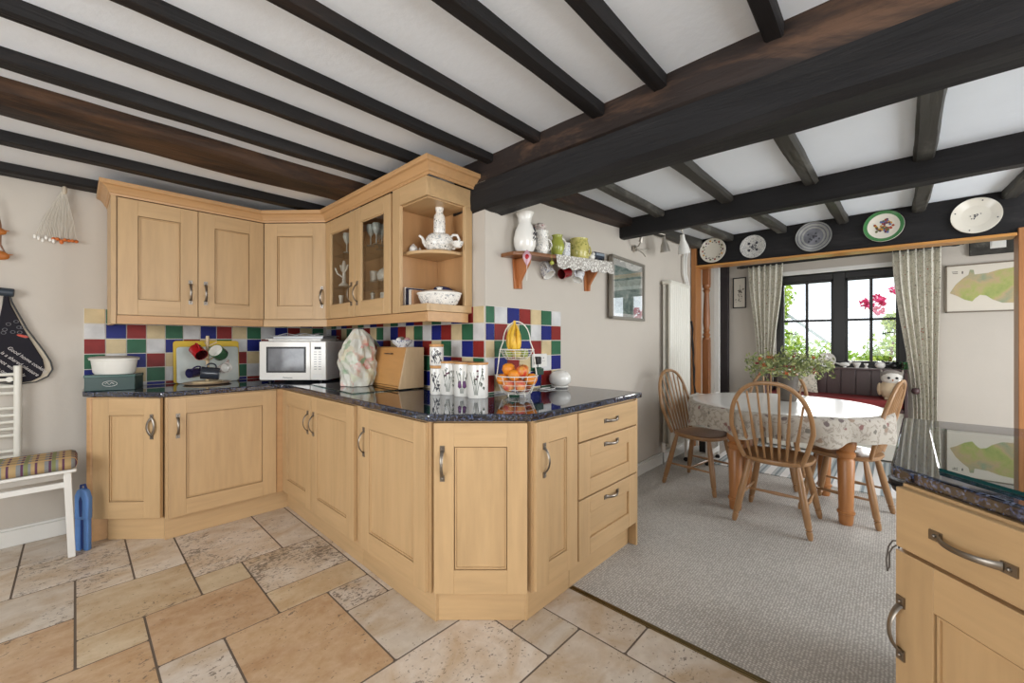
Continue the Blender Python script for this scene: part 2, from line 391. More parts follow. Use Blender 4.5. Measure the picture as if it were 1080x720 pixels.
tb = MB(); tb.box(1.652, 1.676, -2.6, 1.16, -.004, .006); tb.box(1.660, 1.668, -2.6, 1.16, .006, .0085)
struct('trim_1', tb, plain('brass_threshold_bar', lin(120, 104, 72), .4, 1), bevel=.001)
# ------------------------------------------------------------------ walls and ceilings
def wallbox(name, *bs):
    m = MB()
    for b in bs: m.box(*b)
    return struct(name, m, M['wall'])
wallbox('wall_back', (-2.6, 2.0, YA, YA+.2, -.02, 2.5))
wallbox('wall_kitchen_side', (XB, XB+.2, YC+.001, YA+.02, -.02, 2.6))
mb = MB(); mb.prism([(XB, YC), (3.0, YC), (6.2, 1.72), (6.2, 1.95), (XB+.201, 1.95), (XB+.201, YC+.0005)], -.02, 2.6); struct('wall_dining_side', mb, M['wall'])
# far dining wall with the window opening
WY0, WY1, WZ0, WZ1 = -.08, 1.10, .905, 2.0
wallbox('wall_dining_end', (5.97, 6.27, -2.6, WY0, -.02, 2.6), (5.97, 6.27, WY1, 1.80, -.02, 2.6), (5.97, 6.27, WY0, WY1, WZ1, 2.6), (5.97, 6.27, WY0, WY1, -.02, WZ0))
# unseen walls behind the camera, with openings added to let light in
wallbox('wall_left', (-2.62, -2.46, -2.6, 0.0, -.02, 2.5), (-2.62, -2.46, 2.4, 3.98, -.02, 2.5), (-2.62, -2.46, 0, 2.4, -.02, .8), (-2.62, -2.46, 0, 2.4, 2.1, 2.5))
wallbox('wall_right', (-2.6, -1.05, -2.62, -2.46, -.02, 2.6), (1.25, 2.8, -2.62, -2.46, -.02, 2.6), (5.0, 6.2, -2.62, -2.46, -.02, 2.6), (-1.05, 1.25, -2.62, -2.46, 2.25, 2.6), (2.8, 5.0, -2.62, -2.46, 2.2, 2.6), (-1.05, 1.25, -2.62, -2.46, -.02, .35), (2.8, 5.0, -2.62, -2.46, -.02, .5))
cz = lambda y: 2.262 - .012*y
mb = MB()
a = [mb.v(p) for p in ((-2.6,-2.6,cz(-2.6)),(1.66,-2.6,cz(-2.6)),(1.66,3.98,cz(3.98)),(-2.6,3.98,cz(3.98)))]; b = [mb.v((v.co.x, v.co.y, 2.5)) for v in a]
mb.f(a); mb.f(b)
for i in range(4): mb.f([a[i], a[(i+1)%4], b[(i+1)%4], b[i]])
struct('ceiling', mb, M['ceil'])
mb = MB(); mb.xprism([(1.64, 2.205), (3.15, 2.215), (4.86, 2.35), (6.3, 2.35), (6.3, 2.6), (1.64, 2.6)], -2.6, 1.95); struct('ceiling_dining', mb, M['ceil'])
def beam(name, p0, p1, w_, h_, mat, jit=.006, n=26, ch=.012, w1=None, h1=None):
    """hewn timber: bottom face between p0 and p1 centre line, w_ wide, rising h_"""
    m = MB(); p0 = Vector(p0); p1 = Vector(p1); d = (p1-p0); L = d.length; d.normalize(); q = Vector((-d.y, d.x, 0)).normalized(); up = Vector((0,0,1))
    rs = []; ph = [random.random()*6 for _ in range(8)]
    for i in range(n+1):
        t = i/n; ww = (w_ + ((w1 or w_)-w_)*t)/2; hh = h_ + ((h1 or h_)-h_)*t; c = p0 + d*L*t
        j = lambda k: jit*(math.sin(t*L*3.1+ph[k])*.6 + math.sin(t*L*8.7+ph[(k+3) % 8])*.4) + random.uniform(-1, 1)*jit*.25
        sec = [(-ww+ch, 0), (-ww*.3, 0), (ww*.3, 0), (ww-ch, 0), (ww, ch), (ww, hh*.5), (ww, hh), (-ww, hh), (-ww, hh*.5), (-ww, ch)]
        rs.append([m.v(c + q*(x+j(k % 8)) + up*(z + (j((k+2) % 8) if z < hh else 0))) for k, (x, z) in enumerate(sec)])
    for i in range(n):
        for k in range(10): m.f([rs[i][k], rs[i][(k+1)%10], rs[i+1][(k+1)%10], rs[i+1][k]])
    m.f(rs[0][::-1]); m.f(rs[-1])
    return struct(name, m, mat, ang=24)
tn = [1]
def tbeam(*a, **k):
    tn[0] += 1; return beam('trim_%d' % tn[0], *a, **k)
# main cross beam: a black lower timber under a rough brown wall plate
tbeam((1.645, 1.95, 1.945), (1.70, -2.5, 1.945), .17, .155, M['beamy'], .005, 40, .02)
tbeam((1.655, 1.95, 2.10), (1.705, -2.5, 2.105), .165, .17, M['beamby'], .007, 40, .015)
# kitchen joists
tbeam((-2.5, 3.73, 2.165), (1.56, 3.73, 2.165), .12, .09, M['beamx'], .003)
for y, h_, w_ in ((3.175, .055, .075), (2.306, .05, .07), (1.955, .05, .055), (1.65, .046, .05), (1.315, .046, .05), (.962, .050, .057), (.684, .050, .057), (.296, .05, .055), (-.12, .05, .066), (-.5, .05, .066), (-.9, .05, .066), (-1.3, .05, .066), (-1.7, .05, .066)):
    tbeam((-2.5, y, cz(y)-h_), (1.60, y, cz(y)-h_), w_, h_+.03, M['beamx'], .003, 36, .006)
tbeam((-2.5, 2.655, 2.157), (1.56, 2.655, 2.157), .26, .11, M['beambx'], .008, 40, .022)
# dining beams
tbeam((3.165, 1.72, 2.065), (3.165, -2.5, 2.065), .095, .18, M['beamy'], .004, 36)
tbeam((4.90, 1.72, 2.062), (4.90, -2.5, 1.985), .13, .40, M['beamy'], .002, 36, .006)
tbeam((1.74, 1.635, 2.085), (3.14, 1.64, 2.155), .13, .14, M['beambx'], .004)
tbeam((3.2, 1.63, 2.19), (4.85, 1.64, 2.25), .10, .14, M['beamg'], .003)
for y, w_ in ((1.345, .085), (.865, .09), (.385, .075), (-.11, .085), (-.60, .085), (-1.1, .08), (-1.6, .08)):
    tbeam((1.72, y+.01, 2.165), (3.15, y, 2.175), w_, .07, M['beamg'], .004)
    tbeam((3.18, y-.03, 2.185), (4.86, y-.03, 2.285), w_, .09, M['beamg'], .004)
# skirting boards
def skirt(name, x0, x1, y, th=.016):
    m = MB(); m.box(x0, x1, y-th, y, 0, .095); m.box(x0, x1, y-th*.6, y, .095, .11); return struct(name, m, M['white'], bevel=.003)
skirt('baseboard_back', -2.45, .0, YA); skirt('baseboard_corner', 2.32, 5.96, 1.692, .02)
# pine lining of the opening beyond the table
mb = MB(); mb.box(4.80, 4.97, -.66, 1.66, 2.035, 2.057)
o = struct('trim_40', mb, M['pineh'], bevel=.002)
for v in o.data.vertices: v.co.z -= (1.66 - v.co.y)*.0175
mb = MB(); mb.box(4.79, 4.97, 1.648, 1.70, 0, 2.33); struct('trim_41', mb, M['pine'], bevel=.003)
mb = MB(); mb.box(4.80, 4.97, -.72, -.665, 0, 2.05); struct('trim_42', mb, M['pine'], bevel=.003)
mb = MB(); mb.box(5.92, 5.97, 1.70, 1.80, 0, 2.3); mb.box(5.90, 5.97, 1.62, 1.72, 0, 2.3); struct('trim_43', mb, plain('black_painted_post', lin(44, 38, 40), .5, nz=.2), bevel=.004)
mb = MB(); mb.box(5.93, 5.968, -1.9, -.52, 2.03, 2.2); struct('trim_44', mb, M['beamg'], bevel=.004)
# ------------------------------------------------------------------ cabinetry
def door(name, par, x0, x1, z0, z1, rail=.098, stile=.085, pane=False, y=-.02):
    m = MB(); yb = y+.02
    m.box(x0, x0+stile, y, yb, z0, z1, 0); m.box(x1-stile, x1, y, yb, z0, z1, 0)
    m.box(x0+stile, x1-stile, y, yb, z0, z0+rail, 1); m.box(x0+stile, x1-stile, y, yb, z1-rail, z1, 1)
    a0, a1, b0, b1 = x0+stile, x1-stile, z0+rail, z1-rail; e = .006
    G_ = .0032
    if not pane: m.box(a0, a1, yb-.003, yb-.001, b0, b1, 0); m.box(a0+G_+e, a1-G_-e, y+.010, yb-.002, b0+G_+e, b1-G_-e, 0)
    if pane: G_ = 0
    c0, c1, d0, d1 = a0+G_, a1-G_, b0+G_, b1-G_
    for (p, q, r_, s_) in ((c0, c0+e, d0, d1), (c1-e, c1, d0, d1), (c0+e, c1-e, d0, d0+e), (c0+e, c1-e, d1-e, d1)):
        m.box(p, q, y+.004, y+.017, r_, s_, 0)
    d = build(name, m, [M['wv'], M['wh']], par, bevel=.0025)
    if pane:
        g = MB(); g.box(a0, a1, y+.010, y+.014, b0, b1); tag(build('pane', g, M['cglass'], d), 'clear glass pane')
    return d
def handle(par, cx, cz_, L=.145, vert=True, y=-.02, ring=False, flip=1):
    m = MB(); V = (lambda a, out, side=0: (cx+side, y-out, cz_+a)) if vert else (lambda a, out, side=0: (cx+a, y-out, cz_-side))
    h = L/2
    for s_ in (-1, 1):
        R = Matrix(); c = V(s_*(h-.012), .002)
        if vert: m.box(cx-.0098, cx+.0098, y-.004, y, cz_+s_*h, cz_+s_*(h-.026))
        else: m.box(cx+s_*h, cx+s_*(h-.026), y-.004, y, cz_-.0105, cz_+.0105)
        m.sph(V(s_*(h-.012), .005), .0045, 8, 5)
    n = 18
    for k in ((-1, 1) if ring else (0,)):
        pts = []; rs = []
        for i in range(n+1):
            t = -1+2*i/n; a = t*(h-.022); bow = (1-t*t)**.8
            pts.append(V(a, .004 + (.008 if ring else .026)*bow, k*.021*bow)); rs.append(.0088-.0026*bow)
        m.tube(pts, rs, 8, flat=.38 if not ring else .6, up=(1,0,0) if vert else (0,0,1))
    return build('handle', m, M['pewter'], par, bevel=0)
def base_unit(name, label, org, rz, x0, x1, depth, doors=(), hand=(), carc=None, group=None, left_panel=False, plinth=(.03, None)):
    t = thing(name, label, 'cabinet', (org[0], org[1], 0), rz, group)
    m = MB(); m.box(x0, x1, 0.001, depth, .135, .868); build('carcass', m, M['wv'], t, bevel=.001)
    m = MB(); m.box(x0-(.045 if rz and x0 == 0 else 0), x1+(.05 if x1 == 1.025 else 0), plinth[0], plinth[0]+.018, .001, .137); build('plinth', m, M['wh'], t, bevel=.001)
    for (a, b), (hx, kind) in zip(doors, hand):
        d = door('door', t, a, b, .142, .862)
        handle(d, hx, .692, .15, ring=(kind == 'ring'))
    return t
BG = 'maple base cabinets of the kitchen'
# small angled unit at the left end
t = thing('angled_base_cabinet', 'narrow maple base cabinet at the far left end, with a strap handle and its reflection shaped as an oval', 'cabinet', (.06, 3.545, 0), math.radians(-45))
mb = MB(); mb.prism([(.0, .0), (.43, 0), (.39, .06), (.03, .06)], .135, .868); build('carcass', mb, M['wv'], t)
d = door('door', t, .035, .428, .142, .862, .1, .095); handle(d, .381, .692, .15, ring=True)  # ring models the handle strap together with its reflection as one oval
mb = MB(); mb.box(.09, .43, .018, .034, .001, .137); build('plinth', mb, M['wh'], t, bevel=.001)
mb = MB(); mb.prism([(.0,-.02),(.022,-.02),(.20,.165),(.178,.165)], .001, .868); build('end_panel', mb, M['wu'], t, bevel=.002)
t = base_unit('base_cabinet', 'maple base cabinet with one wide door under the mug tree and chopping boards', (0, 3.2), 0, .372, 1.025, .59, ((.382, .968),), ((.427, 0),), plinth=(.035,))
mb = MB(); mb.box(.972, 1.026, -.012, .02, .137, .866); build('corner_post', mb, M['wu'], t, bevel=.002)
base_unit('base_cabinet', 'maple two-door corner base cabinet below the plastic bag, paired bow handles', (1.03, 3.2), -PI/2, .0, 1.11, .54, ((.016, .522), (.53, 1.10)), ((.478, 0), (.568, 0)), plinth=(.03,))
t = base_unit('base_cabinet', 'maple single-door base cabinet below the bread bin, beside the angled corner cabinet', (1.03, 3.2), -PI/2, 1.112, 1.757, .54, ((1.178, 1.748),), ((1.215, 0),), plinth=(.03,))
t = thing('corner_base_cabinet', 'angled maple base cabinet at the near corner of the peninsula, below the canisters', 'cabinet', (1.045, 1.437, 0), math.atan2(-.3, .28))
mb = MB(); mb.prism([(0.01, .001), (.39, .001), (.3, .06), (.12, .06)], .135, .868); build('carcass', mb, M['wv'], t)
d = door('door', t, .004, .398, .142, .862, .1, .085); handle(d, .040, .692, .15)
mb = MB(); mb.box(.004, .402, .027, .045, .001, .137); build('plinth', mb, M['wh'], t, bevel=.001)
base_unit('base_cabinet', 'narrow maple single-door base cabinet between angled corner cabinet and drawers', (1.33, 1.13), 0, 0.0, .318, .30, ((.006, .312),), ((.058, 0),), plinth=(.035,))
t = thing('drawer_unit', 'maple unit of three drawers at the dining end of the peninsula', 'cabinet', (1.33, 1.13, 0), 0)
mb = MB(); mb.box(.32, .93, .001, .555, .135, .868); build('carcass', mb, M['wv'], t, bevel=.001)
mb = MB(); mb.box(.32, .925, .035, .053, .001, .137); build('plinth', mb, M['wh'], t, bevel=.001)
mb = MB(); mb.box(.931, .952, -.012, .55, .001, .868); build('end_panel', mb, M['wv'], t, bevel=.002)
for z0, z1, pl in ((.720, .860, False), (.442, .712, True), (.146, .434, True)):
    m = MB(); x0, x1 = .325, .928
    if pl:
        st, rl = .1, .08
        m.box(x0, x0+st, -.02, 0, z0, z1, 0); m.box(x1-st, x1, -.02, 0, z0, z1, 0); m.box(x0+st, x1-st, -.02, 0, z0, z0+rl, 1); m.box(x0+st, x1-st, -.02, 0, z1-rl, z1, 1)
        m.box(x0+st, x1-st, -.009, -.002, z0+rl, z1-rl, 1)
    else: m.box(x0, x1, -.02, 0, z0, z1, 1)
    d = build('drawer', m, [M['wv'], M['wh']], t, bevel=.0025)
    handle(d, .63, (z0+z1)/2 if not pl else z1-.042, .15, vert=False)
# peninsula on the right, angled corner towards the camera
t = thing('right_base_cabinet', 'maple base unit in the right foreground with one drawer over one door', 'cabinet', (1.36, -.012, 0), math.radians(-135))
mb = MB(); mb.prism([(0, .001), (.40, .001), (1.19, .85), (.416, 1.64), (-.602, .63), (-.012, .02)], .135, .868); build('carcass', mb, M['wv'], t)
m = MB(); m.box(.002, .40, -.02, 0, .72, .862, 1); d = build('drawer', m, [M['wv'], M['wh']], t, bevel=.0025); handle(d, .158, .785, .155, vert=False)
d = door('door', t, .002, .40, .142, .712, .098, .085); handle(d, .016+.0, .532, .15)
mb = MB(); mb.box(.0, .42, .03, .045, .001, .137); build('plinth', mb, M['wh'], t, bevel=.001)
# worktops
def slab(name, poly, z0, z1, label):
    m = MB(); m.prism(poly, z0, z1); o = build(name, m, M['granite'], bevel=.007); return tag(o, label, 'worktop')
slab('worktop', [(.03, YA-.002), (.03, 3.575), (.352, 3.19), (1.005, 3.175), (1.005, 1.425), (1.03, 1.40), (1.30, 1.118), (1.335, 1.105), (2.315, 1.105), (2.315, YC-.002), (XB-.002, YC-.002), (XB-.002, YA-.002)], .870, .902, 'long polished blue-black granite worktop running round the corner and along the peninsula')
slab('worktop', [(1.385, .01), (2.268, -.018), (2.268, -1.5), (1.10, -1.5), (1.10, -.275)], .870, .902, 'polished granite worktop on the cabinet in the right foreground')
# upper cabinets --------------------------------------------------------
def corn(par, pts, closed_ends=True):
    """cornice following a front line pts (x,y) in local coords; outward is -y-ish side"""
    m = MB(); prof = [(0, 2.035), (.006, 2.035), (.008, 2.046), (.014, 2.050), (.020, 2.066), (.034, 2.082), (.046, 2.086), (.050, 2.094), (.050, 2.108), (0, 2.108)]
    P = [Vector((x, y, 0)) for x, y in pts]; nr = []
    for i in range(len(P)-1):
        d = (P[i+1]-P[i]).normalized(); nr.append(Vector((d.y, -d.x, 0)))
    rows = []
    for i, p in enumerate(P):
        if i == 0: o = nr[0]
        elif i == len(P)-1: o = nr[-1]
        else:
            b = (nr[i-1]+nr[i]).normalized(); o = b / max(.3, b.dot(nr[i]))
        rows.append([m.v((p+o*a)[:2] + (z,)) if False else m.v(((p+o*a).x, (p+o*a).y, z)) for a, z in prof])
    for i in range(len(rows)-1):
        for k in range(len(prof)): m.f([rows[i][k], rows[i][(k+1) % len(prof)], rows[i+1][(k+1) % len(prof)], rows[i+1][k]])
    m.f(rows[0]); m.f(rows[-1][::-1])
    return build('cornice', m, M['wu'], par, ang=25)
ZB, ZT = 1.36, 2.037
WU = 1.05; WZ = -.0605          # wall units are scaled up about the camera from the sizes and positions below
def wall_unit(name, label, cat, x, y, rz=0):
    t = thing(name, label, cat, (x*WU, y*WU, WZ), rz); t.scale = (WU, WU, WU); return t
t = wall_unit('wall_cabinet', 'maple wall cabinet with two solid panelled doors, at the left end of the wall units', 'cabinet', 0, 3.262)
mb = MB(); DA = YA/WU-3.262-.003; mb.box(.142, .912, .001, DA, ZB-.004, ZT); mb.box(.138, .160, -.02, DA, 1.305, ZT); build('carcass', mb, M['wv'], t, bevel=.001)
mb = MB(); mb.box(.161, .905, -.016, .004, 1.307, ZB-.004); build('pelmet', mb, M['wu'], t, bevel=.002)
for a, b, hx in ((.166, .534, .497), (.538, .906, .575)):
    d = door('door', t, a, b, ZB, ZT-.006, .09, .086); handle(d, hx, 1.513, .15)
corn(t, [(.140, DA), (.140, -.02), (.912, -.02)])
ang = math.atan2(-.342, .302)
t = wall_unit('corner_wall_cabinet', 'diagonal maple wall cabinet with one solid door, above the microwave', 'cabinet', .918, 3.255, ang)
mb = MB(); mb.prism([(.002, .001), (.452, .001), (.52, .26), (.30, .42), (.0, .24)], ZB-.004, ZT); build('carcass', mb, M['wv'], t)
mb = MB(); mb.box(.0, .455, -.016, .004, 1.307, ZB-.004); build('pelmet', mb, M['wh'], t, bevel=.002)
d = door('door', t, .008, .446, ZB, ZT-.006, .09, .092); handle(d, .420, 1.513, .15)
corn(t, [(-.0, -.02), (.455, -.02)])
# glazed unit: hollow so that the china shows
t = wall_unit('glazed_wall_cabinet', 'maple wall cabinet with two glass doors showing white china and glasses', 'cabinet', 1.22, 2.92, -PI/2)
D_ = XB/WU-1.22-.003
mb = MB(); mb.box(0, .885, D_-.012, D_, ZB-.004, ZT); mb.box(0, .018, 0, D_-.012, ZB-.004, ZT); mb.box(.868, .886, 0, D_-.012, ZB-.004, ZT)
mb.box(.018, .868, 0, D_-.012, ZB-.004, ZB+.014); mb.box(.018, .868, 0, D_-.012, ZT-.018, ZT); mb.box(.430, .448, .0, .02, ZB+.014, ZT-.018); build('carcass', mb, M['wi'], t)
for z in (1.575, 1.80):
    mb = MB(); mb.box(.019, .867, .035, D_-.013, z, z+.006); tag(build('shelf', mb, M['tglass'], t), 'glass shelf')
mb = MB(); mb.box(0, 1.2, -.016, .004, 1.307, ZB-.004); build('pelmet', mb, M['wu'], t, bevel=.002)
for a, b, hx in ((.008, .438, .398), (.442, .868, .476)):
    d = door('door', t, a, b, ZB, ZT-.006, .09, .075, True); handle(d, hx, 1.505, .15)
corn(t, [(0, -.02), (1.232, -.02), (1.232, D_-.002)])
# open end unit
t = wall_unit('open_shelf_unit', 'open-ended maple corner shelf unit displaying a tall teapot and a tureen', 'shelf unit', 1.22, 2.92, -PI/2)
mb = MB(); X0, X1 = .888, 1.212
mb.box(X0, X0+.018, 0, D_-.012, ZB-.004, ZT); mb.box(X0, X1-.02, D_-.012, D_, ZB-.004, ZT); build('carcass', mb, M['wi'], t, bevel=.001)
mb = MB(); mb.box(X0, X0+.075, -.02, 0, ZB, ZT, 0); mb.box(X0+.075, X1, -.02, 0, 1.94, ZT, 1); mb.box(X0+.075, X1, -.02, 0, ZB, 1.398, 1)
mb.box(X1-.02, X1, 0, D_-.001, 1.94, ZT, 1); mb.box(X1-.02, X1, 0, D_-.001, ZB, 1.398, 1); mb.box(X1-.02, X1, D_-.055, D_-.001, 1.398, 1.94, 0)
mb.box(X0+.018, X1-.021, 0, D_-.012, 1.936, 1.946, 1); build('face_frame', mb, [M['wv'], M['wh']], t, bevel=.002)
mb = MB(); mb.box(X0+.018, X1-.02, .0, D_-.012, 1.385, 1.396); build('bottom_shelf', mb, M['wi'], t)
mb = MB(); pl = [(X0+.018, D_-.012), (X0+.018, .02)] + [(X0+.05+.22*math.sin(a_), .03+ .0 + .2*(1-math.cos(a_))) for a_ in [PI/2*i/8 for i in range(9)]] + [(X1-.03, D_-.012)]
mb.prism(pl, 1.682, 1.700); build('middle_shelf', mb, M['wh'], t, bevel=.003)
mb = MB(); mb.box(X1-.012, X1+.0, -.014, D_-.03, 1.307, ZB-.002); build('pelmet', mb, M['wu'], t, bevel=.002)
# ------------------------------------------------------------------ wall tiles
def tile_wall(name, origin, ux, nrm, cols, starts, nrows_top, pitch, zt, first=None, zmin=.902, step=1, label=None, rp=.0955):
    m = MB(); o = Vector(origin); ux = Vector(ux); nr = Vector(nrm)
    first = first or pitch; total = (cols-1)*pitch+first; U = lambda k: 0 if k == 0 else first+(k-1)*pitch
    def q(u0, u1, z0, z1, d0, d1, mi):
        vs = []
        for d_ in (d0, d1):
            for (u, z) in ((u0, z0), (u1, z0), (u1, z1), (u0, z1)): vs.append(m.v(o + ux*u + nr*d_ + Vector((0,0,z))))
        for f in ((0,1,2,3),(4,5,6,7),(0,1,5,4),(1,2,6,5),(2,3,7,6),(3,0,4,7)): m.f([vs[i] for i in f], mi)
    q(0, total, zmin, zt, 0.0005, .004, 5)
    g = .0025
    for r in range(len(starts)):
        z1 = zt - r*rp; z0 = max(z1-rp, zmin)
        if z1-z0 < .01: continue
        for k in range(cols):
            q(U(k)+g, U(k+1)-g, z0+g, z1-g, .0035, .0085, (starts[r]+step*k) % 5)
    o_ = build(name, m, TM+[M['tgrout']], bevel=.0012); o_['kind'] = 'structure'; return o_
tile_wall('trim_50', (.037, YA, 0), (1, 0, 0), (0, -1, 0), 15, (3, 0, 2, 4, 1, 3), 6, .1005, 1.418, rp=.0985)
tile_wall('trim_51', (XB, YC, 0), (0, 1, 0), (-1, 0, 0), 21, (3, 0, 2, 4, 1, 3), 6, .1008, 1.408, first=.093, step=-1, rp=.0985)
tile_wall('trim_52', (XB, YC, 0), (1, 0, 0), (0, -1, 0), 7, (4, 1, 3, 0, 2, 4), 6, .1065, 1.408, first=.068, rp=.0985)
# ------------------------------------------------------------------ window, bench, garden
mb = MB(); FX0, FX1 = 6.06, 6.13
mb.box(FX0-.01, FX1, WY0, WY0+.06, WZ0, WZ1); mb.box(FX0-.01, FX1, WY1-.055, WY1, WZ0, WZ1); mb.box(FX0-.01, FX1, WY0, WY1, WZ1-.075, WZ1); mb.box(FX0-.01, FX1, WY0, WY1, WZ0, WZ0+.05)
mb.box(FX0-.02, FX1, .425, .535, WZ0, WZ1)
wn = struct('window_1', mb, M['frame'], 'black cottage window with two glazed casements above the window seat', 'window', bevel=.004)
for a, b in ((WY0+.06, .425), (.535, WY1-.055)):
    m = MB(); x0, x1 = FX0+.005, FX1-.01
    m.box(x0, x1, a, a+.022, WZ0+.05, WZ1-.075); m.box(x0, x1, b-.022, b, WZ0+.05, WZ1-.075); m.box(x0, x1, a, b, WZ1-.10, WZ1-.075); m.box(x0, x1, a, b, WZ0+.05, WZ0+.075)
    c = (a+b)/2; m.box(x0+.01, x1-.01, c-.014, c+.014, WZ0+.05, WZ1-.075); m.box(x0+.01, x1-.01, a, b, 1.435, 1.462)
    ca = build('casement', m, M['frame'], wn, bevel=.002)
    g = MB(); g.box(6.095, 6.099, a+.02, b-.02, WZ0+.07, WZ1-.095); build('pane', g, M['pane'], ca)
    g = MB(); g.tube([(6.055, b-.05 if a > .3 else a+.04, 1.30), (6.02, (b-.07) if a > .3 else a+.07, 1.30), (6.02, (b-.16) if a > .3 else a+.13, 1.285)], .006, 6); build('window_catch', g, M['black'], ca)
mb = MB(); mb.box(5.97, 6.27, WY0, WY1, WZ1+.0, WZ1+.012); mb.box(5.955, 5.969, WY0-.02, WY1+.02, WZ1, WZ1+.05); struct('trim_60', mb, M['white'])
for nm, bx in (('window_2', (-2.56, -2.52, 0, 2.4, .8, 2.1)), ('window_3', (-1.05, 1.25, -2.56, -2.52, .35, 2.25)), ('window_4', (2.8, 5.0, -2.56, -2.52, .5, 2.2))):  # unseen window frames, added where the fill lamps stand
    m = MB(); x0, x1, y0, y1, z0, z1 = bx; f_ = .06
    if x1-x0 < .1:
        for a in (y0, (y0+y1)/2-f_/2, y1-f_): m.box(x0, x1, a, a+f_, z0, z1)
        m.box(x0, x1, y0, y1, z0, z0+f_); m.box(x0, x1, y0, y1, z1-f_, z1)
    else:
        for a in (x0, (x0+x1)/2-f_/2, x1-f_): m.box(a, a+f_, y0, y1, z0, z1)
        m.box(x0, x1, y0, y1, z0, z0+f_); m.box(x0, x1, y0, y1, z1-f_, z1)
    struct(nm, m, M['white'])
t = thing('window_seat', 'aubergine panelled window seat built in below the dining window', 'bench', (5.7, .5, 0))
m = MB(); n = 9; y0, y1 = -.56, .60
for i in range(n):
    a = y0+(y1-y0)*i/n; m.box(.225, .245, a+.003, a+(y1-y0)/n-.003, .50, .885)
m.box(.24, .262, y0, y1, .02, .885); build('panelled_back', m, M['purple'], t, bevel=.004)
m = MB(); m.box(.19, .29, y0-.03, y1+.03, .886, .904); build('ledge', m, M['purple'], t, bevel=.004)
for s_ in (-1, 1):
    m = MB(); yc = y0-.012 if s_ < 0 else y1+.012; m.xprism([(-.22, .35), (-.22, .66), (-.14, .80), (-.0, .885), (.26, .885), (.26, .35)], yc-.012, yc+.012); build('end_panel', m, M['purple'], t, bevel=.003)
m = MB(); m.box(-.20, .222, y0, y1, .02, .50); build('seat_box', m, M['offw'], t, bevel=.003)
m = MB(); m.box(-.215, .222, y0+.002, y1-.002, .50, .535); build('seat_board', m, M['purple'], t, bevel=.004)
m = MB(); m.box(5.50, 5.918, -.055, 1.095, .537, .612); o = build('seat_cushion', m, M['redc'], bevel=.02); tag(o, 'long flat dark red cushion lying on the window seat', 'cushion')
# ledge ornaments
def plate_stand(name, c, r, mat, label, tilt=-.25, grp=None):
    m = MB(); R = Matrix.Rotation(-PI/2+tilt*0-.2, 4, 'Y'); m.lathe([(0,0),(r*.55,0),(r*.62,.006),(r,.016),(r,.019),(r*.6,.010),(0,.006)], (0,0,r*1.0), 28, R)
    o = build(name, m, mat); o.location = c; return tag(o, label, 'plate', grp)
plate_stand('plate', (5.975, .585, .907), .085, M['ceramic'], 'white plate standing upright on the window ledge, left of the middle post')
def lathe_thing(name, label, cat, loc, prof, mat, seg=20, group=None, **k):
    m = MB(); m.lathe(prof, seg=seg, **k); o = build(name, m, mat); o.location = loc; return tag(o, label, cat, group)
lathe_thing('cup', 'small white cup on the window ledge, right of the middle post', 'cup', (5.97, .32, .905), [(0,0),(.022,0),(.018,.01),(.035,.045),(.038,.062),(.034,.06),(.02,.012),(0,.01)], M['ceramic'])
lathe_thing('cup', 'tiny white egg cup on the window ledge, beside the small white cup', 'cup', (5.97, .24, .905), [(0,0),(.022,0),(.008,.02),(.02,.04),(.02,.052),(.016,.05),(0,.03)], M['ceramic'])
m = MB(); m.sph((0,0,.035), (.03,.05,.026)); m.sph((0,.05,.06), .017); m.cyl((0,.062,.06), (0,.082,.056), .005, .001); m.cyl((0,-.03,.035), (0,-.085,.05), .014, .004); m.cyl((0,0,0), (0,0,.02), .018)
o = build('bird_figurine', m, M['ceramic']); o.location = (5.97, .78, .905); tag(o, 'small white china bird on the window ledge behind the flowers', 'figurine')
o = dup(o, (5.97, .425, .905), PI, 'small white china bird on the ledge in front of the middle window post')
o = dup(o, (5.97, .68, .905), PI*.8, 'small white china bird on the ledge beside the upright plate')
m = MB(); m.sph((0,0,.04), (.04,.045,.04)); o = build('trinket_dish', m, M['ceramic']); o.location = (5.965, .125, .905); tag(o, 'round white lidded pot on the window ledge under the right pane', 'pot')
m = MB(); m.sph((0,0,.038), (.04,.04,.036)); m.sph((0,0,.08), .010); m.tube([(0,.036,.03),(0,.062,.045),(0,.075,.07)], [.01,.008,.006]); m.tube([(0,-.035,.055),(0,-.065,.055),(0,-.062,.02),(0,-.035,.018)], .005); m.lathe([(.02,.07),(.018,.076),(0,.078)]); m.sph((0,.085,.075),.016)
o = build('teapot', m, M['black']); o.location = (5.965, 0.02, .905); tag(o, 'small black ornamental teapot at the right of the window ledge', 'teapot')
lathe_thing('tumbler', 'green glass tumbler at the right end of the window ledge', 'glass', (5.965, -.065, .905), [(0,0),(.03,0),(.036,.08),(.033,.08),(.027,.005),(0,.005)], glass('green_glass', (.3, .7, .45), .1))
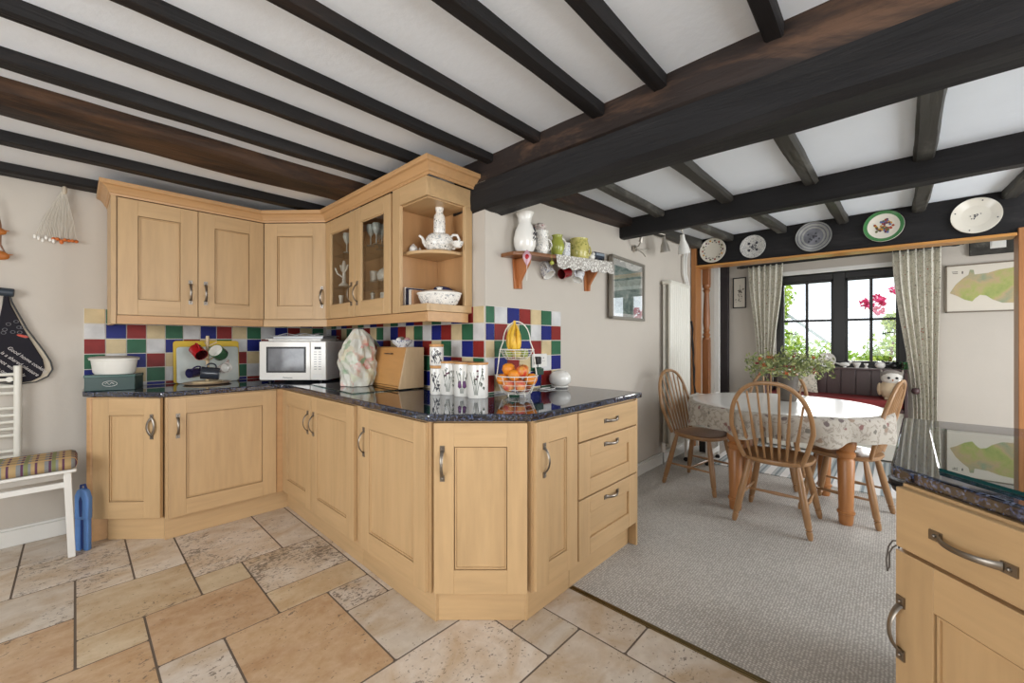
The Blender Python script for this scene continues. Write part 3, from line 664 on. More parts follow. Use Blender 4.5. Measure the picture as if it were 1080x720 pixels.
# soft owl and cushion on the seat
t = thing('soft_toy_owl', 'fluffy cream soft toy owl sitting on the red window seat cushion', 'soft toy', (5.68, .03, .612), math.radians(185))
fl = plain('cream_plush', lin(222, 200, 168), .95, nz=.12); wf = plain('white_plush', lin(232, 228, 220), .95, nz=.06); gf = plain('grey_plush', lin(150, 142, 134), .95, nz=.2)
def plush(mb_, c, r, n=1500, ln=.014):
    mb_.sph(c, r, 18, 12)
m = MB(); plush(m, (0,0,.10), (.085,.10,.105)); m.sph((-.0,.095,.10),(.035,.02,.065)); m.sph((0,-.095,.10),(.035,.02,.065)); m.sph((.06,.04,.012),(.04,.025,.016)); m.sph((.06,-.04,.012),(.04,.025,.016)); build('body', m, fl, t)
m = MB(); plush(m, (.005,0,.215), (.078,.088,.07)); build('head', m, wf, t)
m = MB(); m.sph((-.012,0,.235), (.078,.092,.064), 18, 12); m.cyl((-.01,.07,.25),(-.01,.085,.305),.02,.002); m.cyl((-.01,-.07,.25),(-.01,-.085,.305),.02,.002); build('cap', m, gf, t)
for s_ in (-1, 1):
    m = MB(); m.sph((.078, s_*.03, .222), .0125); tag(build('eye', m, M['black'], t), 'black eye')
m = MB(); m.cyl((.075,0,.205),(.092,0,.192),.009,.002); build('beak', m, M['bracket'], t)
m = MB()
def pill(u, v, sx=.2, sz=.15, th=.055):
    a, b = (u-.5)*2, (v-.5)*2; k = (1-a**4)*(1-b**4); return a, b, k
for sgn in (1, -1): m.grid(lambda u, v: (sgn*.05*max(0, (1-abs((u-.5)*2)**3))*max(0, 1-abs((v-.5)*2)**3), (u-.5)*.36*(1-.06*math.cos((v-.5)*PI)), (v-.5)*.27*(1-.06*math.cos((u-.5)*PI))), 16, 12)
bmesh.ops.remove_doubles(m.bm, verts=m.bm.verts, dist=.0005)
o = build('throw_cushion', m, M['fcush']); o.location = (5.80, .83, .745); o.rotation_euler = (0, .25, .1); tag(o, 'floral cream cushion propped at the left end of the window seat', 'cushion')
# curtains
t = thing('curtain_pole', 'dark twisted curtain pole above the dining window', 'curtain pole', (5.86, .52, 2.148))
m = MB(); m.cyl((0, -.92, 0), (0, .90, 0), .016); build('pole', m, M['frame'], t)
for s_ in (-1, 1):
    m = MB(); y = s_*.93-.01; m.sph((0, y, 0), (.022, .045, .022)); m.sph((0, y+s_*.05, 0), .014); build('finial', m, M['frame'], t)
for y in (-.84, .84):
    m = MB(); m.box(0, .105, y-.008, y+.008, -.008, .008); build('bracket', m, M['frame'], t)
def curtain(label, yl, yr, ztop, zbot, edge, fold=6):
    """yl/yr functions of height fraction give the two edges"""
    def fn(u, v):
        z = ztop+(zbot-ztop)*v; a, b = yl(v), yr(v); y = a+(b-a)*u; w = abs(b-a)
        amp = .027; ph = u*fold*2*PI
        return (5.845+amp*math.sin(ph)+.006*math.sin(ph*2.3+v*4)-.02*math.sin(v*PI)*0, y+.006*math.sin(ph+1.3), z + (.012*math.cos(ph) if v < .01 else 0))
    m = MB(); m.grid(fn, 110, 40); o = build('curtain', m, M['curtain'], solid=.004); return tag(o, label, 'curtain')
ss = lambda a: a*a*(3-2*a) if 0 < a < 1 else (0 if a <= 0 else 1)
curtain('floral linen curtain at the left side of the dining window', lambda v: 1.36-.10*ss(v*1.2), lambda v: .99+.10*ss(v*1.2), 2.132, .64, 0)
tie = .70
curtain('floral linen curtain at the right side of the dining window, tied back', lambda v: .02-.155*ss(v/.86) + (.03*ss((v-.86)/.14)), lambda v: -.33+.03*ss(v/.86), 2.132, .14, 0, 6)
t = thing('curtain_tieback', 'dark brown tieback knob holding the right curtain', 'tieback', (5.80, -.145, .70))
m = MB(); m.sph((0,0,0), .034, 14, 8); build('knob', m, M['purple'], t)
m = MB(); m.cyl((.0,-.0,0), (.16,-.0,0), .009); build('stem', m, M['purple'], t)
# pictures on the far wall
def picture(name, label, x, y0, y1, z0, z1, fr, mount, fw=.012, inner=None):
    t = thing(name, label, 'picture', (x, (y0+y1)/2, (z0+z1)/2)); hy = abs(y1-y0)/2; hz = (z1-z0)/2
    m = MB(); m.box(-.02, 0, -hy, -hy+fw, -hz, hz); m.box(-.02, 0, hy-fw, hy, -hz, hz); m.box(-.02, 0, -hy, hy, -hz, -hz+fw); m.box(-.02, 0, -hy, hy, hz-fw, hz); build('frame', m, fr, t, bevel=.001)
    m = MB(); m.box(-.008, -.002, -hy+fw, hy-fw, -hz+fw, hz-fw); build('print', m, mount, t); return t, hy, hz
paper = plain('cream_paper', lin(216, 208, 194), .8)
ink = plain('brown_ink', lin(70, 62, 56), .8)
t, hy, hz = picture('framed_picture', 'narrow framed botanical print hanging left of the dining curtain', 5.968, 1.42, 1.575, 1.635, 2.035, M['frame'], paper)
m = MB()
for i in range(26):
    a = random.uniform(-.1, .07); m.sph((-.0085, random.gauss(0, .02), a-.02), (.001, random.uniform(.003,.009), random.uniform(.003,.012)), 8, 4)
m.tube([(-.009, 0, -.12), (-.009, .004, -.02), (-.009, -.006, .10)], .0016, 5); build('drawing', m, ink, t)
def mapmat():
    n = NT('map_tints'); n.set(Roughness=.8); v = n.coord((1,1,1)); a = n.noise(v, 4.5, 5, .6)
    n.base(n.ramp(a, [(.3, lin(128, 150, 84)), (.45, lin(168, 172, 104)), (.55, lin(186, 164, 126)), (.7, lin(140, 156, 128))])); return n.m
t, hy, hz = picture('framed_map', 'large framed map of a green coastline on the wall right of the window', 5.968, -1.22, -.36, 1.485, 1.955, plain('grey_frame', lin(120, 108, 92), .5), paper)
m = MB(); pts = [(.40,-.04),(.36,.04),(.31,.10),(.275,.13),(.265,.18),(.24,.175),(.235,.13),(.15,.135),(.08,.16),(.0,.17),(-.05,.20),(-.12,.21),(-.30,.19),(-.38,.05),(-.33,-.1),(-.2,-.15),(-.08,-.16),(.06,-.155),(.12,-.12),(.16,-.08),(.20,-.07),(.23,-.10),(.25,-.13),(.30,-.11),(.35,-.07)]
a = [m.v((-.0095, y, z)) for y, z in pts]; b = [m.v((-.0075, y, z)) for y, z in pts]; m.f(a); m.f(b[::-1])
for i in range(len(pts)): m.f([a[i], a[(i+1) % len(pts)], b[(i+1) % len(pts)], b[i]])
build('coastline', m, mapmat(), t)
m = MB(); m.box(-.0095, -.0075, .345, .385, .165, .17); m.box(-.0095, -.0075, .31, .318, .145, .17); m.box(-.0095, -.0075, .345, .38, .15, .155); build('legend', m, ink, t)
m = MB(); m.box(-.04, 0, -.05, .05, -.045, .045); m.box(-.045, -.04, -.02, .04, -.03, .03); o = build('sensor_box', m, M['white'], bevel=.004); o.location = (5.969, -.70, 2.125); tag(o, 'small white box fixed high on the far wall above the map', 'sensor')
# garden
def leafm(name, a, b):
    n = NT(name); n.set(Roughness=.6); oi = n.n('ShaderNodeNewGeometry'); n.base(n.ramp(oi.outputs['Random Per Island'], [(0, a), (1, b)])); n.p.inputs['Emission Strength'].default_value = 0; return n.m
L1 = leafm('lime_leaves', lin(120, 160, 40), lin(206, 222, 110)); L2 = leafm('dark_leaves', lin(74, 92, 50), lin(168, 174, 112)); PK = leafm('pink_petals', lin(196, 30, 90), lin(240, 90, 150))
mb = MB(); mb.box(6.3, 40, -30, 30, -.35, -.3); o = struct('floor_garden', mb, plain('lawn', lin(120, 150, 70), .9, nz=.25))
def bush(name, label, blobs, n, size, mat, flowers=()):
    t = thing(name, label, 'shrub', (blobs[0][0][0], blobs[0][0][1], -.3)); o0 = Vector(t.location)
    m = MB()
    for c, r in blobs:
        for i in range(n):
            d = Vector((random.gauss(0,1), random.gauss(0,1), random.gauss(0,1))).normalized()*random.random()**.45
            m.leaf(Vector(c)-o0+Vector((d.x*r[0], d.y*r[1], d.z*r[2])), size*random.uniform(.6, 1.3))
    build('foliage', m, mat, t)
    m = MB()
    for c, r in blobs: m.tube([(0,0,0), (Vector(c)-o0)*.6+Vector((0,.05,0)), Vector(c)-o0], [.03,.02,.008], 6)
    build('stems', m, M['shelf'], t)
    for f in flowers:
        m = MB()
        for i in range(46):
            d = Vector((random.gauss(0,1), random.gauss(0,1), random.gauss(0,1))).normalized()*.055*random.random()**.4
            m.leaf(Vector(f)-o0+d, .03)
        tag(build('rose_bloom', m, PK, t), 'pink rose bloom')
bush('climbing_rose', 'climbing rose with pink blooms outside the right half of the window', [((7.4, .05, 1.12), (.22,.30,.26)), ((7.4, .0, 1.45), (.15,.14,.16)), ((7.4,.22,.9),(.15,.2,.15))], 330, .042, L1,
     [(7.2, .31, 1.72), (7.2, .19, 1.76), (7.2, .23, 1.64), (7.2, .02, 1.86), (7.2, .13, 1.72), (7.2, .28, 1.68), (7.2, .16, 1.60)])
bush('garden_shrub', 'low lime green shrub outside the left half of the window', [((7.9, 1.0, 1.0), (.3,.45,.22)), ((7.9, 1.35, 1.2), (.3,.3,.22))], 420, .045, L1)
bush('garden_tree', 'leafy green branches hanging outside the far left pane', [((7.6, 1.27, 1.92), (.16,.14,.26)), ((7.6, 1.30, 1.6), (.10,.08,.2))], 170, .045, L1)
bush('garden_hedge', 'pale hedge across the garden beyond the window', [((10.5, .7, .6), (.5,1.3,.42)), ((10.5, -.9, .8), (.5,.9,.55))], 700, .075, L1)
t = thing('outhouse', 'pale garden outhouse with a pitched grey roof seen through the window', 'building', (14, 1.2, -.3))
m = MB(); m.box(-1, 1, -.6, 1.2, 0, .9); build('wall', m, plain('pale_render', lin(225, 222, 214), .9), t)
m = MB(); a = [(-1.1, 1.3, 2.5), (-1.1, -.7, .75), (1.1, -.7, .75), (1.1, 1.3, 2.5)]; a = [m.v(p) for p in a]; b = [m.v((v.co.x, v.co.y, v.co.z+.1)) for v in a]; m.f(a); m.f(b[::-1])
for i in range(4): m.f([a[i], a[(i+1) % 4], b[(i+1) % 4], b[i]])
build('roof', m, plain('pale_slate', lin(176, 178, 184), .8, nz=.1), t)
# ------------------------------------------------------------------ plates on the beam
def plate(label, y, z, r, mats, bands, decor=None):
    t = thing('wall_plate', label, 'plate', (4.826, y, z), 0, None)
    R = Matrix.Rotation(-PI/2, 4, 'Y'); m = MB()
    prof = [(0,0),(r*.55,.001)]; mi = [0]
    ks = [.0, .56, .60] + [.6+.4*i/6 for i in range(1, 7)]
    fr = [(r*k, .008 if k < .57 else .008+.016*(k-.56)/.44) for k in ks]
    front = [(a, b+.004) for a, b in fr]
    m.lathe([(0, .0), (r*.5, 0), (r*.54, .004), (r, .020)] + [(r*.995, .0245)] + [(a*.985, b) for a, b in reversed(front)], (0,0,0), 40, R, [0]*4 + [bands[min(len(bands)-1, i)] for i in range(len(front))])
    build('plate_body', m, mats, t, ang=60)
    if decor:
        m = MB()
        for (a, rad, size, k) in decor: m.sph((-.0125-.0364*max(0, rad-.56), rad*r*math.cos(a), rad*r*math.sin(a)), (.0035, size, size), 10, 5, mi=k)
        build('decoration', m, DM, t)
    return t
cr_ = plain('cream_glaze', lin(226, 220, 206), .15); gr_ = plain('green_glaze_rim', lin(70, 128, 76), .15); gy_ = plain('grey_glaze', lin(150, 150, 146), .2, nz=.3); dg_ = plain('dark_grey_glaze', lin(112, 112, 118), .2, nz=.4)
pt_ = floral('grey_printed_glaze', lin(206, 204, 198), [lin(90, 90, 96), lin(120, 118, 120)], 60, .4, lin(110, 110, 116))
DM = [plain('deco_' + n, c, .3) for n, c in (('rust', lin(160,70,44)), ('olive', lin(92,96,50)), ('plum', lin(96,50,70)), ('gold', lin(200,150,60)), ('ink', lin(60,60,68)), ('blue', lin(90,104,150)))]
rnd = random.Random(3)
plate('cream plate with a ring of coloured fruit sprigs, leftmost on the plate beam', 1.475, 2.205, .135, [cr_, gy_], [0]*9, [(i*2*PI/14, .78, .011, (0,1,2,3,4)[i % 5]) for i in range(14)] + [(i*2*PI/14+.2, .66, .007, (1,4,2)[i % 3]) for i in range(14)])
plate('grey and white plate with a square centre motif, second from left on the plate beam', 1.085, 2.185, .118, [pt_, dg_], [0]*9, [(PI/4+i*PI/2, .42, .014, 4) for i in range(4)] + [(rnd.random()*6.28, rnd.random()*.28, .006, 4) for i in range(22)])
plate('large pewter grey plate with a dark centre, in the middle of the plate beam', .575, 2.20, .142, [gy_, dg_, cr_], [0, 0, 1, 0, 0, 1, 0, 0, 1], [(rnd.random()*6.28, rnd.random()*.4, .009, 4) for i in range(14)])
plate('white plate with a green rim band and a bright flower bunch, on the plate beam', .08, 2.205, .135, [cr_, gr_], [0, 1, 1, 1, 0, 0, 0, 0, 0], [(rnd.random()*6.28, .46*rnd.random()**.5, .010, (0,2,3,5,1)[i % 5]) for i in range(46)])
plate('plain cream plate with a faint centre sprig, rightmost on the plate beam', -.455, 2.185, .138, [cr_, cr_], [0]*9, [(rnd.random()*6.28, rnd.random()*.22, .004, 4) for i in range(14)] + [(i*PI/2+.3, .84, .005, 4) for i in range(4)])
# ------------------------------------------------------------------ dining wall fittings
t = thing('framed_picture', 'grey framed picture under reflective glass on the side wall, beside the mug shelf', 'picture', (3.215, 1.675, 1.64))
hx, hz = .32, .255; fr_ = plain('silver_grey_frame', lin(140, 134, 124), .4, .3)
WR = Matrix.Rotation(.02, 4, 'Z')
m = MB(); fw = .022
m.box(-hx, -hx+fw, -.03, 0, -hz, hz); m.box(hx-fw, hx, -.03, 0, -hz, hz); m.box(-hx, hx, -.03, 0, -hz, -hz+fw); m.box(-hx, hx, -.03, 0, hz-fw, hz); build('frame', m, fr_, t, bevel=.002)
m = MB(); m.box(-hx+fw, hx-fw, -.012, -.004, -hz+fw, hz-fw); build('mount', m, plain('white_mount', lin(226, 224, 218), .8), t)
n = NT('faded_landscape_print'); n.set(Roughness=.7); a = n.noise(n.coord((2,2,5)), 3, 6, .7, 1); n.base(n.ramp(a, [(.3, lin(70, 92, 84)), (.5, lin(150, 168, 160)), (.7, lin(208, 210, 200))]))
m = MB(); m.box(-hx+.075, hx-.06, -.0135, -.012, -hz+.05, hz-.075); build('print', m, n.m, t)
m = MB(); m.box(-hx+fw, hx-fw, -.02, -.017, -hz+fw, hz-fw); tag(build('glass', m, M['pglass'], t), 'reflective picture glass'); t.rotation_euler[2] = .045
# tall column radiator
t = thing('column_radiator', 'tall cream vertical radiator on the dining side wall', 'radiator', (3.935, 1.60, .17))
for i in range(11):
    m = MB(); m.cyl((.02+i*.046, .0, .04), (.02+i*.046, .0, 1.60), .0205, seg=12); m.cyl((.02+i*.046, .06, .04), (.02+i*.046, .06, 1.60), .012, seg=10); build('column', m, M['offw'], t)
for z in (.0, 1.59):
    m = MB(); m.box(0, .50, -.022, .075, z+.0, z+.035); build('header', m, M['offw'], t, bevel=.008)
m = MB(); m.tube([(-.0, .03, .02), (-.07, .03, .02), (-.07, .03, -.15)], .009, 8); build('pipe', m, M['chrome'], t)
m = MB(); m.cyl((-.07, .03, -.03), (-.07, .03, .06), .018); build('valve', m, M['white'], t)
for x, lb in ((4.50, 'left'), (4.56, 'right')):
    m = MB(); m.tube([(x+.06, 1.675, 2.20), (x, 1.675, 2.1), (x, 1.675, 1.93), (x+.08, 1.675, 1.82)], .013, 10); o = build('trim_7%d' % (x > 4.53), m, M['white']); o['kind'] = 'structure'
# spotlights
def spot(label, loc, yaw, sc, mat, arm):
    t = thing('spotlight', label, 'spotlight', loc, yaw)
    m = MB(); m.lathe([(0,.10*sc),(.014*sc,.10*sc),(.018*sc,.06*sc),(.034*sc,.02*sc),(.044*sc,-.035*sc),(.041*sc,-.035*sc),(.03*sc,.02*sc),(0,.03*sc)], (0,0,0), 18, Matrix.Rotation(-.25, 4, 'Y')); build('shade', m, mat, t)
    m = MB(); m.lathe([(0,.028),(.028*sc,.006),(.0,-.012)], (0,0,0), 14, Matrix.Rotation(-.25, 4, 'Y')); build('bulb', m, M['tglass'], t)
    m = MB(); m.tube([(-.0, 0, .095*sc)] + arm, .006, 8); build('arm', m, mat, t)
    e = Vector(arm[-1]); m = MB(); m.cyl(e-Vector((0,0,.001)), e+Vector((0,0,.014)), .026); build('mount', m, mat, t)
sil = plain('brushed_steel', lin(178, 172, 162), .35, .8)
spot('silver wire-shaded spotlight hanging near the ceiling above the radiator', (3.66, 1.53, 2.05), 0, 1.0, sil, [(0, 0, .12), (-.08, .03, .125)])
spot('white bell-shaped spotlight just right of the silver one, near the plate beam', (3.76, 1.40, 2.04), 0, 1.25, M['white'], [(0, 0, .13), (0, .02, .175)])
t = thing('spotlight', 'small steel twin-arm spotlight against the wall above the framed picture', 'spotlight', (3.36, 1.62, 2.02), 0)
m = MB(); m.cyl((0,.065,.0), (0,.045,.0), .028); build('mount', m, sil, t)
m = MB(); m.tube([(0,.05,0), (-.03,0,.01), (-.06,-.03,.03)], .006); m.cyl((-.06,-.03,.03), (-.07,-.05,.09), .018, .008); build('arm', m, sil, t)
m = MB(); m.tube([(0,.05,0), (.06,0,-.015), (.11,-.02,.0)], .006); m.tube([(0,.05,0), (.03,0,-.04), (.06,-.02,-.075)], .005); build('arm', m, sil, t)
# newel post standing beyond the pine opening
t = thing('newel_post', 'turned orange pine post standing behind the pine opening', 'post', (5.06, 1.62, 0))
m = MB(); m.box(-.038, .038, -.038, .038, 1.86, 2.33); build('square_shaft', m, M['newel'], t, bevel=.004)
m = MB(); m.box(-.038, .038, -.038, .038, .0, 1.22); build('square_shaft', m, M['newel'], t, bevel=.004)
m = MB(); m.turned((0,0,1.22), (0,0,1.86), [(0,.044),(.03,.046),(.05,.03),(.09,.044),(.13,.028),(.17,.038),(.2,.03),(.3,.040),(.55,.036),(.85,.026),(.9,.042),(.93,.028),(.96,.044),(1,.044)], 18); build('turned_shaft', m, M['newel'], t)
m = MB(); m.box(5.28, 5.33, 1.55, 1.60, 0, 2.33); o = struct('trim_80', m, M['white'])
t = thing('walking_stick', 'gnarled dark walking stick leaning by the pine opening', 'stick', (4.69, 1.60, 0))
m = MB(); pts = [(.0,.0,.0)] + [(-.02*i/16+.008*math.sin(i*1.9), .05*i/16+.006*math.cos(i*2.3), .006+1.42*i/16) for i in range(17)]
m.tube(pts[1:], [.011+.003*math.sin(i*2.1) for i in range(17)], 8); build('shaft', m, M['beamx'], t)
# trolley with bottles
t = thing('trolley', 'white slatted trolley on black castors standing by the radiator behind the left chair', 'trolley', (4.33, 1.43, 0))
for x in (-.16, .16):
    for y in (-.10, .10):
        m = MB(); m.box(x-.011, x+.011, y-.011, y+.011, .05, .66); build('upright', m, M['white'], t)
        m = MB(); m.cyl((x-.008, y, .026), (x+.008, y, .026), .021); build('castor', m, M['black'], t)
for z in (.09, .36, .64):
    m = MB(); m.box(-.17, .17, -.11, .11, z, z+.014); m.box(-.17, .17, -.115, -.109, z, z+.05); build('shelf', m, M['white'], t)
for i, (x, y, mt, lb) in enumerate(((-.09, 0, plain('green_bottle', lin(60, 90, 70), .2), 'dark green bottle on the middle shelf of the white trolley'), (.0, .02, plain('red_bottle', lin(140, 60, 54), .3), 'dull red bottle on the middle shelf of the white trolley'), (.09, 0, M['white'], 'white bottle on the middle shelf of the white trolley'))):
    lathe_thing('bottle', lb, 'bottle', (4.33+x, 1.43+y, .375), [(0,0),(.03,0),(.032,.01),(.032,.12),(.012,.16),(.012,.20),(0,.20)], mt)
m = MB(); m.box(4.245, 4.33, 1.34, 1.43, .104, .25); o = build('storage_box', m, M['black'], bevel=.004); tag(o, 'black box on the bottom shelf of the white trolley', 'box')
# rug
n = NT('striped_rug_cotton'); n.set(Roughness=.9); wv = n.n('ShaderNodeTexWave', Scale=2.6, Distortion=0); wv.bands_direction = 'Y'; n.l(n.coord(), wv.inputs['Vector'])
w2 = n.n('ShaderNodeTexWave', Scale=8.0, Distortion=0); w2.bands_direction = 'Y'; n.l(n.coord(), w2.inputs['Vector'])
n.base(n.mix(n.ramp(wv.outputs['Fac'], [(.40, (0,0,0)), (.46, (1,1,1))]), lin(236, 235, 232), n.ramp(w2.outputs['Fac'], [(.35, lin(140, 150, 154)), (.5, lin(190, 196, 196))])))
mb = MB(); mb.box(4.27, 5.44, -.30, 1.36, .0045, .012); o = build('rug', mb, n.m, bevel=.002); tag(o, 'white and grey striped rug under the far side of the dining table', 'rug')
# ------------------------------------------------------------------ dining table
t = thing('dining_table', 'round pine dining table on thick turned legs', 'table', (3.62, .59, 0))
m = MB(); m.lathe([(0,.705),(.60,.705),(.61,.715),(.60,.728),(0,.728)], (.10,.06,0), 56); build('tabletop', m, M['pine'], t)
LP = [(-.38, .25), (-.15, -.35), (.39, -.18), (.17, .31)]
m = MB()
for i in range(4):
    a, b = Vector((*LP[i], 0)), Vector((*LP[(i+1) % 4], 0)); d = (b-a).normalized(); q = Vector((-d.y, d.x, 0))*.011
    v = [m.v(tuple((p+s_*q).xy) + (z,)) for z in (.60, .704) for p, s_ in ((a,1),(b,1),(b,-1),(a,-1))]
    for f in ((0,1,2,3),(4,5,6,7),(0,1,5,4),(1,2,6,5),(2,3,7,6),(3,0,4,7)): m.f([v[k] for k in f])
build('apron', m, M['pine'], t)
for x, y in LP:
    m = MB(); m.turned((x,y,.004), (x,y,.704), [(0,.034),(.02,.038),(.10,.042),(.105,.049),(.125,.049),(.13,.042),(.16,.040),(.60,.047),(.62,.038),(.64,.050),(.67,.052),(.69,.038),(.71,.052),(.76,.056),(.79,.054),(.81,.040),(.83,.054),(.86,.056),(.88,.044),(.9,.05),(1,.05)], 20); build('leg', m, M['pine'], t)
# tablecloth with a scalloped drop
def cloth(u, v):
    a = u*2*PI; r = .645; w_ = math.sin(a*9)+.6*math.sin(a*17+1)
    if v < .35: k = v/.35; return (3.72+r*k*math.cos(a), .65+r*k*math.sin(a), .7325)
    k = (v-.35)/.65; rr = r + .012*math.sin(min(1, k*3)*PI/2) + .020*k*w_
    return (3.72+rr*math.cos(a), .65+rr*math.sin(a), .7325-.006*min(1,k*4) - (.16+.012*w_)*k)
m = MB(); m.grid(cloth, 180, 18); bmesh.ops.remove_doubles(m.bm, verts=m.bm.verts, dist=.0004)
o = build('tablecloth', m, [M['cloth'], M['clothtop']], ang=80)
for p in o.data.polygons:
    if p.center[2] > .731: p.material_index = 1
tag(o, 'floral tablecloth with a white shiny top draped over the round table', 'tablecloth')
# vase of flowers
t = thing('flower_vase', 'grey vase full of mixed garden flowers in the middle of the dining table', 'vase', (*at(831, 3.25).xy, .734))
m = MB(); m.lathe([(0,0),(.055,0),(.062,.02),(.066,.12),(.072,.20),(.068,.20),(.06,.03),(0,.02)], seg=26); build('vase_body', m, plain('grey_stoneware', lin(92, 84, 76), .5, nz=.25), t)
m = MB()
for i in range(34):
    a = random.random()*6.28; r = random.uniform(.03,.26); m.tube([(0,0,.05), (.03*math.cos(a), .03*math.sin(a), .2), (r*math.cos(a), r*math.sin(a), random.uniform(.22,.36))], .002, 4)
build('stems', m, L2, t)
m = MB()
for i in range(1300):
    a = random.random()*6.28; r = .30*random.random()**.6; z = .27+random.gauss(0,.045)+.05*(1-r/.3); m.leaf((r*math.cos(a)*1.05, r*math.sin(a), z), random.uniform(.010,.022))
build('foliage', m, L2, t)
FL = [(plain('orange_petals', lin(206, 110, 70), .7), 'orange blooms', 13), (plain('white_petals', lin(236, 232, 226), .7), 'white blooms', 12), (plain('deep_red_petals', lin(150, 50, 56), .7), 'deep red blooms', 9)]
for mt, lb, k in FL:
    m = MB()
    for i in range(k):
        a = random.random()*6.28; r = .27*random.random()**.55; c = Vector((r*math.cos(a), r*math.sin(a), .285+random.gauss(0,.05)))
        for j in range(14): m.leaf(c+Vector((random.gauss(0,.008), random.gauss(0,.008), random.gauss(0,.006))), .011)
    tag(build('blooms', m, mt, t), lb)
# ------------------------------------------------------------------ hoop-back chairs (front faces local +y)
def chair(label, loc, rz):
    t = thing('dining_chair', label, 'chair', (*loc, .004), rz, 'hoop-back chairs round the dining table')
    def seat(a):
        c, s_ = math.cos(a), math.sin(a); k = .215 if s_ > 0 else .20
        return ((.205+.012*s_)*math.copysign(abs(c)**.78, c), k*math.copysign(abs(s_)**.8, s_))
    m = MB(); n = 40; rings = []
    for sc, z in ((.0,.416),(.86,.402),(.97,.412),(1,.424),(.985,.436),(.9,.440),(.72,.434),(.45,.427),(.0,.425)):
        rings.append([m.v((0,0,z))] if sc == 0 else [m.v((seat(2*PI*i/n)[0]*sc, seat(2*PI*i/n)[1]*sc, z)) for i in range(n)])
    for k in range(len(rings)-1):
        A, B = rings[k], rings[k+1]
        for i in range(n):
            j = (i+1) % n
            if len(A) == 1: m.f([A[0], B[i], B[j]])
            elif len(B) == 1: m.f([A[i], A[j], B[0]])
            else: m.f([A[i], A[j], B[j], B[i]])
    build('seat', m, M['chair'], t, ang=60)
    hoop = []; yb = lambda z: -.165-.125*((z-.43)/.51)
    N = 36
    for i in range(N+1):
        a = PI*i/N; x = .205*math.cos(a); x = math.copysign(abs(x/.205)**.82*.205, x) if x else 0
        z = .64+.30*math.sin(a)**.9
        hoop.append((x*1.09, yb(z), z))
    left = [( .155+(.2235-.155)*((z-.43)/.21)**.75, yb(z), z) for z in [.432+.208*i/8 for i in range(8)]]
    pts = left + hoop + [(-x, y, z) for x, y, z in reversed(left)]
    m = MB(); m.tube(pts, .0145, 10, flat=.85); build('hoop', m, M['chair'], t)
    for i in range(7):
        f = (i-3)/3; x0 = .120*f; x1 = .180*f
        zt = .64+.30*(max(0, 1-(x1/.2235)**2))**.5*.97-.004
        m = MB(); p0 = Vector((x0, yb(.43)+.004, .432)); p1 = Vector((x1, yb(zt), zt))
        m.turned(p0, p1, [(0,.0065),(.25,.0095),(.4,.011),(.6,.0075),(1,.006)], 8); build('spindle', m, M['chair'], t)
    legs = []
    for sx in (-1, 1):
        for sy in (-1, 1):
            a = Vector((sx*.135, sy*.135, .408)); b = Vector((sx*.21, sy*.215, .0)); legs.append((a, b))
            m = MB(); m.turned(b, a, [(0,.011),(.03,.0155),(.10,.018),(.115,.013),(.13,.021),(.145,.014),(.17,.019),(.45,.0215),(.8,.019),(1,.014)], 12); build('leg', m, M['chair'], t)
    P = lambda k, f: legs[k][1]+(legs[k][0]-legs[k][1])*f
    for a, b in ((P(0,.42), P(1,.42)), (P(2,.42), P(3,.42))):
        m = MB(); m.turned(a, b, [(0,.007),(.3,.009),(.5,.0125),(.7,.009),(1,.007)], 10); build('stretcher', m, M['chair'], t)
    a, b = (P(0,.42)+P(1,.42))/2, (P(2,.42)+P(3,.42))/2
    m = MB(); m.turned(a, b, [(0,.007),(.3,.009),(.5,.0125),(.7,.009),(1,.007)], 10); build('stretcher', m, M['chair'], t)
    return t
c0 = chair('wooden hoop-back chair nearest the camera, its back to the kitchen', (3.245, .585), -PI/2)
dup(c0, (3.60, 1.20, .004), math.radians(172), 'wooden hoop-back chair on the left of the table, near the side wall')
dup(c0, (4.15, .79, .004), PI/2, 'wooden hoop-back chair on the far side of the table, behind the flowers')
dup(c0, (3.725, .258, .004), math.radians(-9), 'wooden hoop-back chair on the right of the table, seen edge-on by the worktop')
# ------------------------------------------------------------------ things on the worktop
WT = .9025
def on(px, t, z=WT): p = at(px, t); return (p.x, p.y, z)
# cream dish on a green box
t = thing('kitchen_scale_box', 'dark green rectangular box on the worktop at the far left, under the white dish', 'box', (.172, 3.60, WT), math.radians(-20))
grn = plain('dark_green_card', lin(34, 62, 58), .35)
m = MB(); m.box(-.118, .118, -.075, .075, 0, .094); build('box_body', m, grn, t, bevel=.003)
m = MB(); m.box(-.12, .12, -.077, .077, .080, .097); build('lid', m, plain('green_card_lid', lin(52, 84, 78), .2), t, bevel=.003)
m = MB(); m.tube([(.034*math.cos(a), -.0762, .042+.016*math.sin(a)) for a in [2*PI*i/24 for i in range(24)]], .0011, 5, closed=True); build('emblem_ring', m, M['ceramic'], t)
m = MB(); m.tube([(-.022, -.0762, .042), (-.012, -.0762, .049), (-.002, -.0762, .036), (.008, -.0762, .049), (.02, -.0762, .040)], .0014, 5); build('emblem', m, M['ceramic'], t)
cdish = plain('white_plastic_dish', lin(224, 222, 214), .35)
t = thing('lidded_dish', 'oval white dish with a pale grey lid standing on the dark green box', 'dish', (.170, 3.60, WT+.098), math.radians(-36))
m = MB(); m.lathe([(0,0),(.098,0),(.108,.012),(.118,.085),(.128,.088),(.128,.096),(.114,.096),(.1,.02),(0,.015)], seg=36, sx=1, sy=.66); build('dish_body', m, cdish, t)
m = MB(); m.lathe([(.13,.096),(.131,.101),(.12,.106),(.08,.112),(0,.114)], seg=36, sx=1, sy=.66); m.lathe([(.13,.096),(0,.0965)], seg=36, sx=1, sy=.66); build('lid', m, plain('pale_grey_lid', lin(176, 170, 160), .4), t)
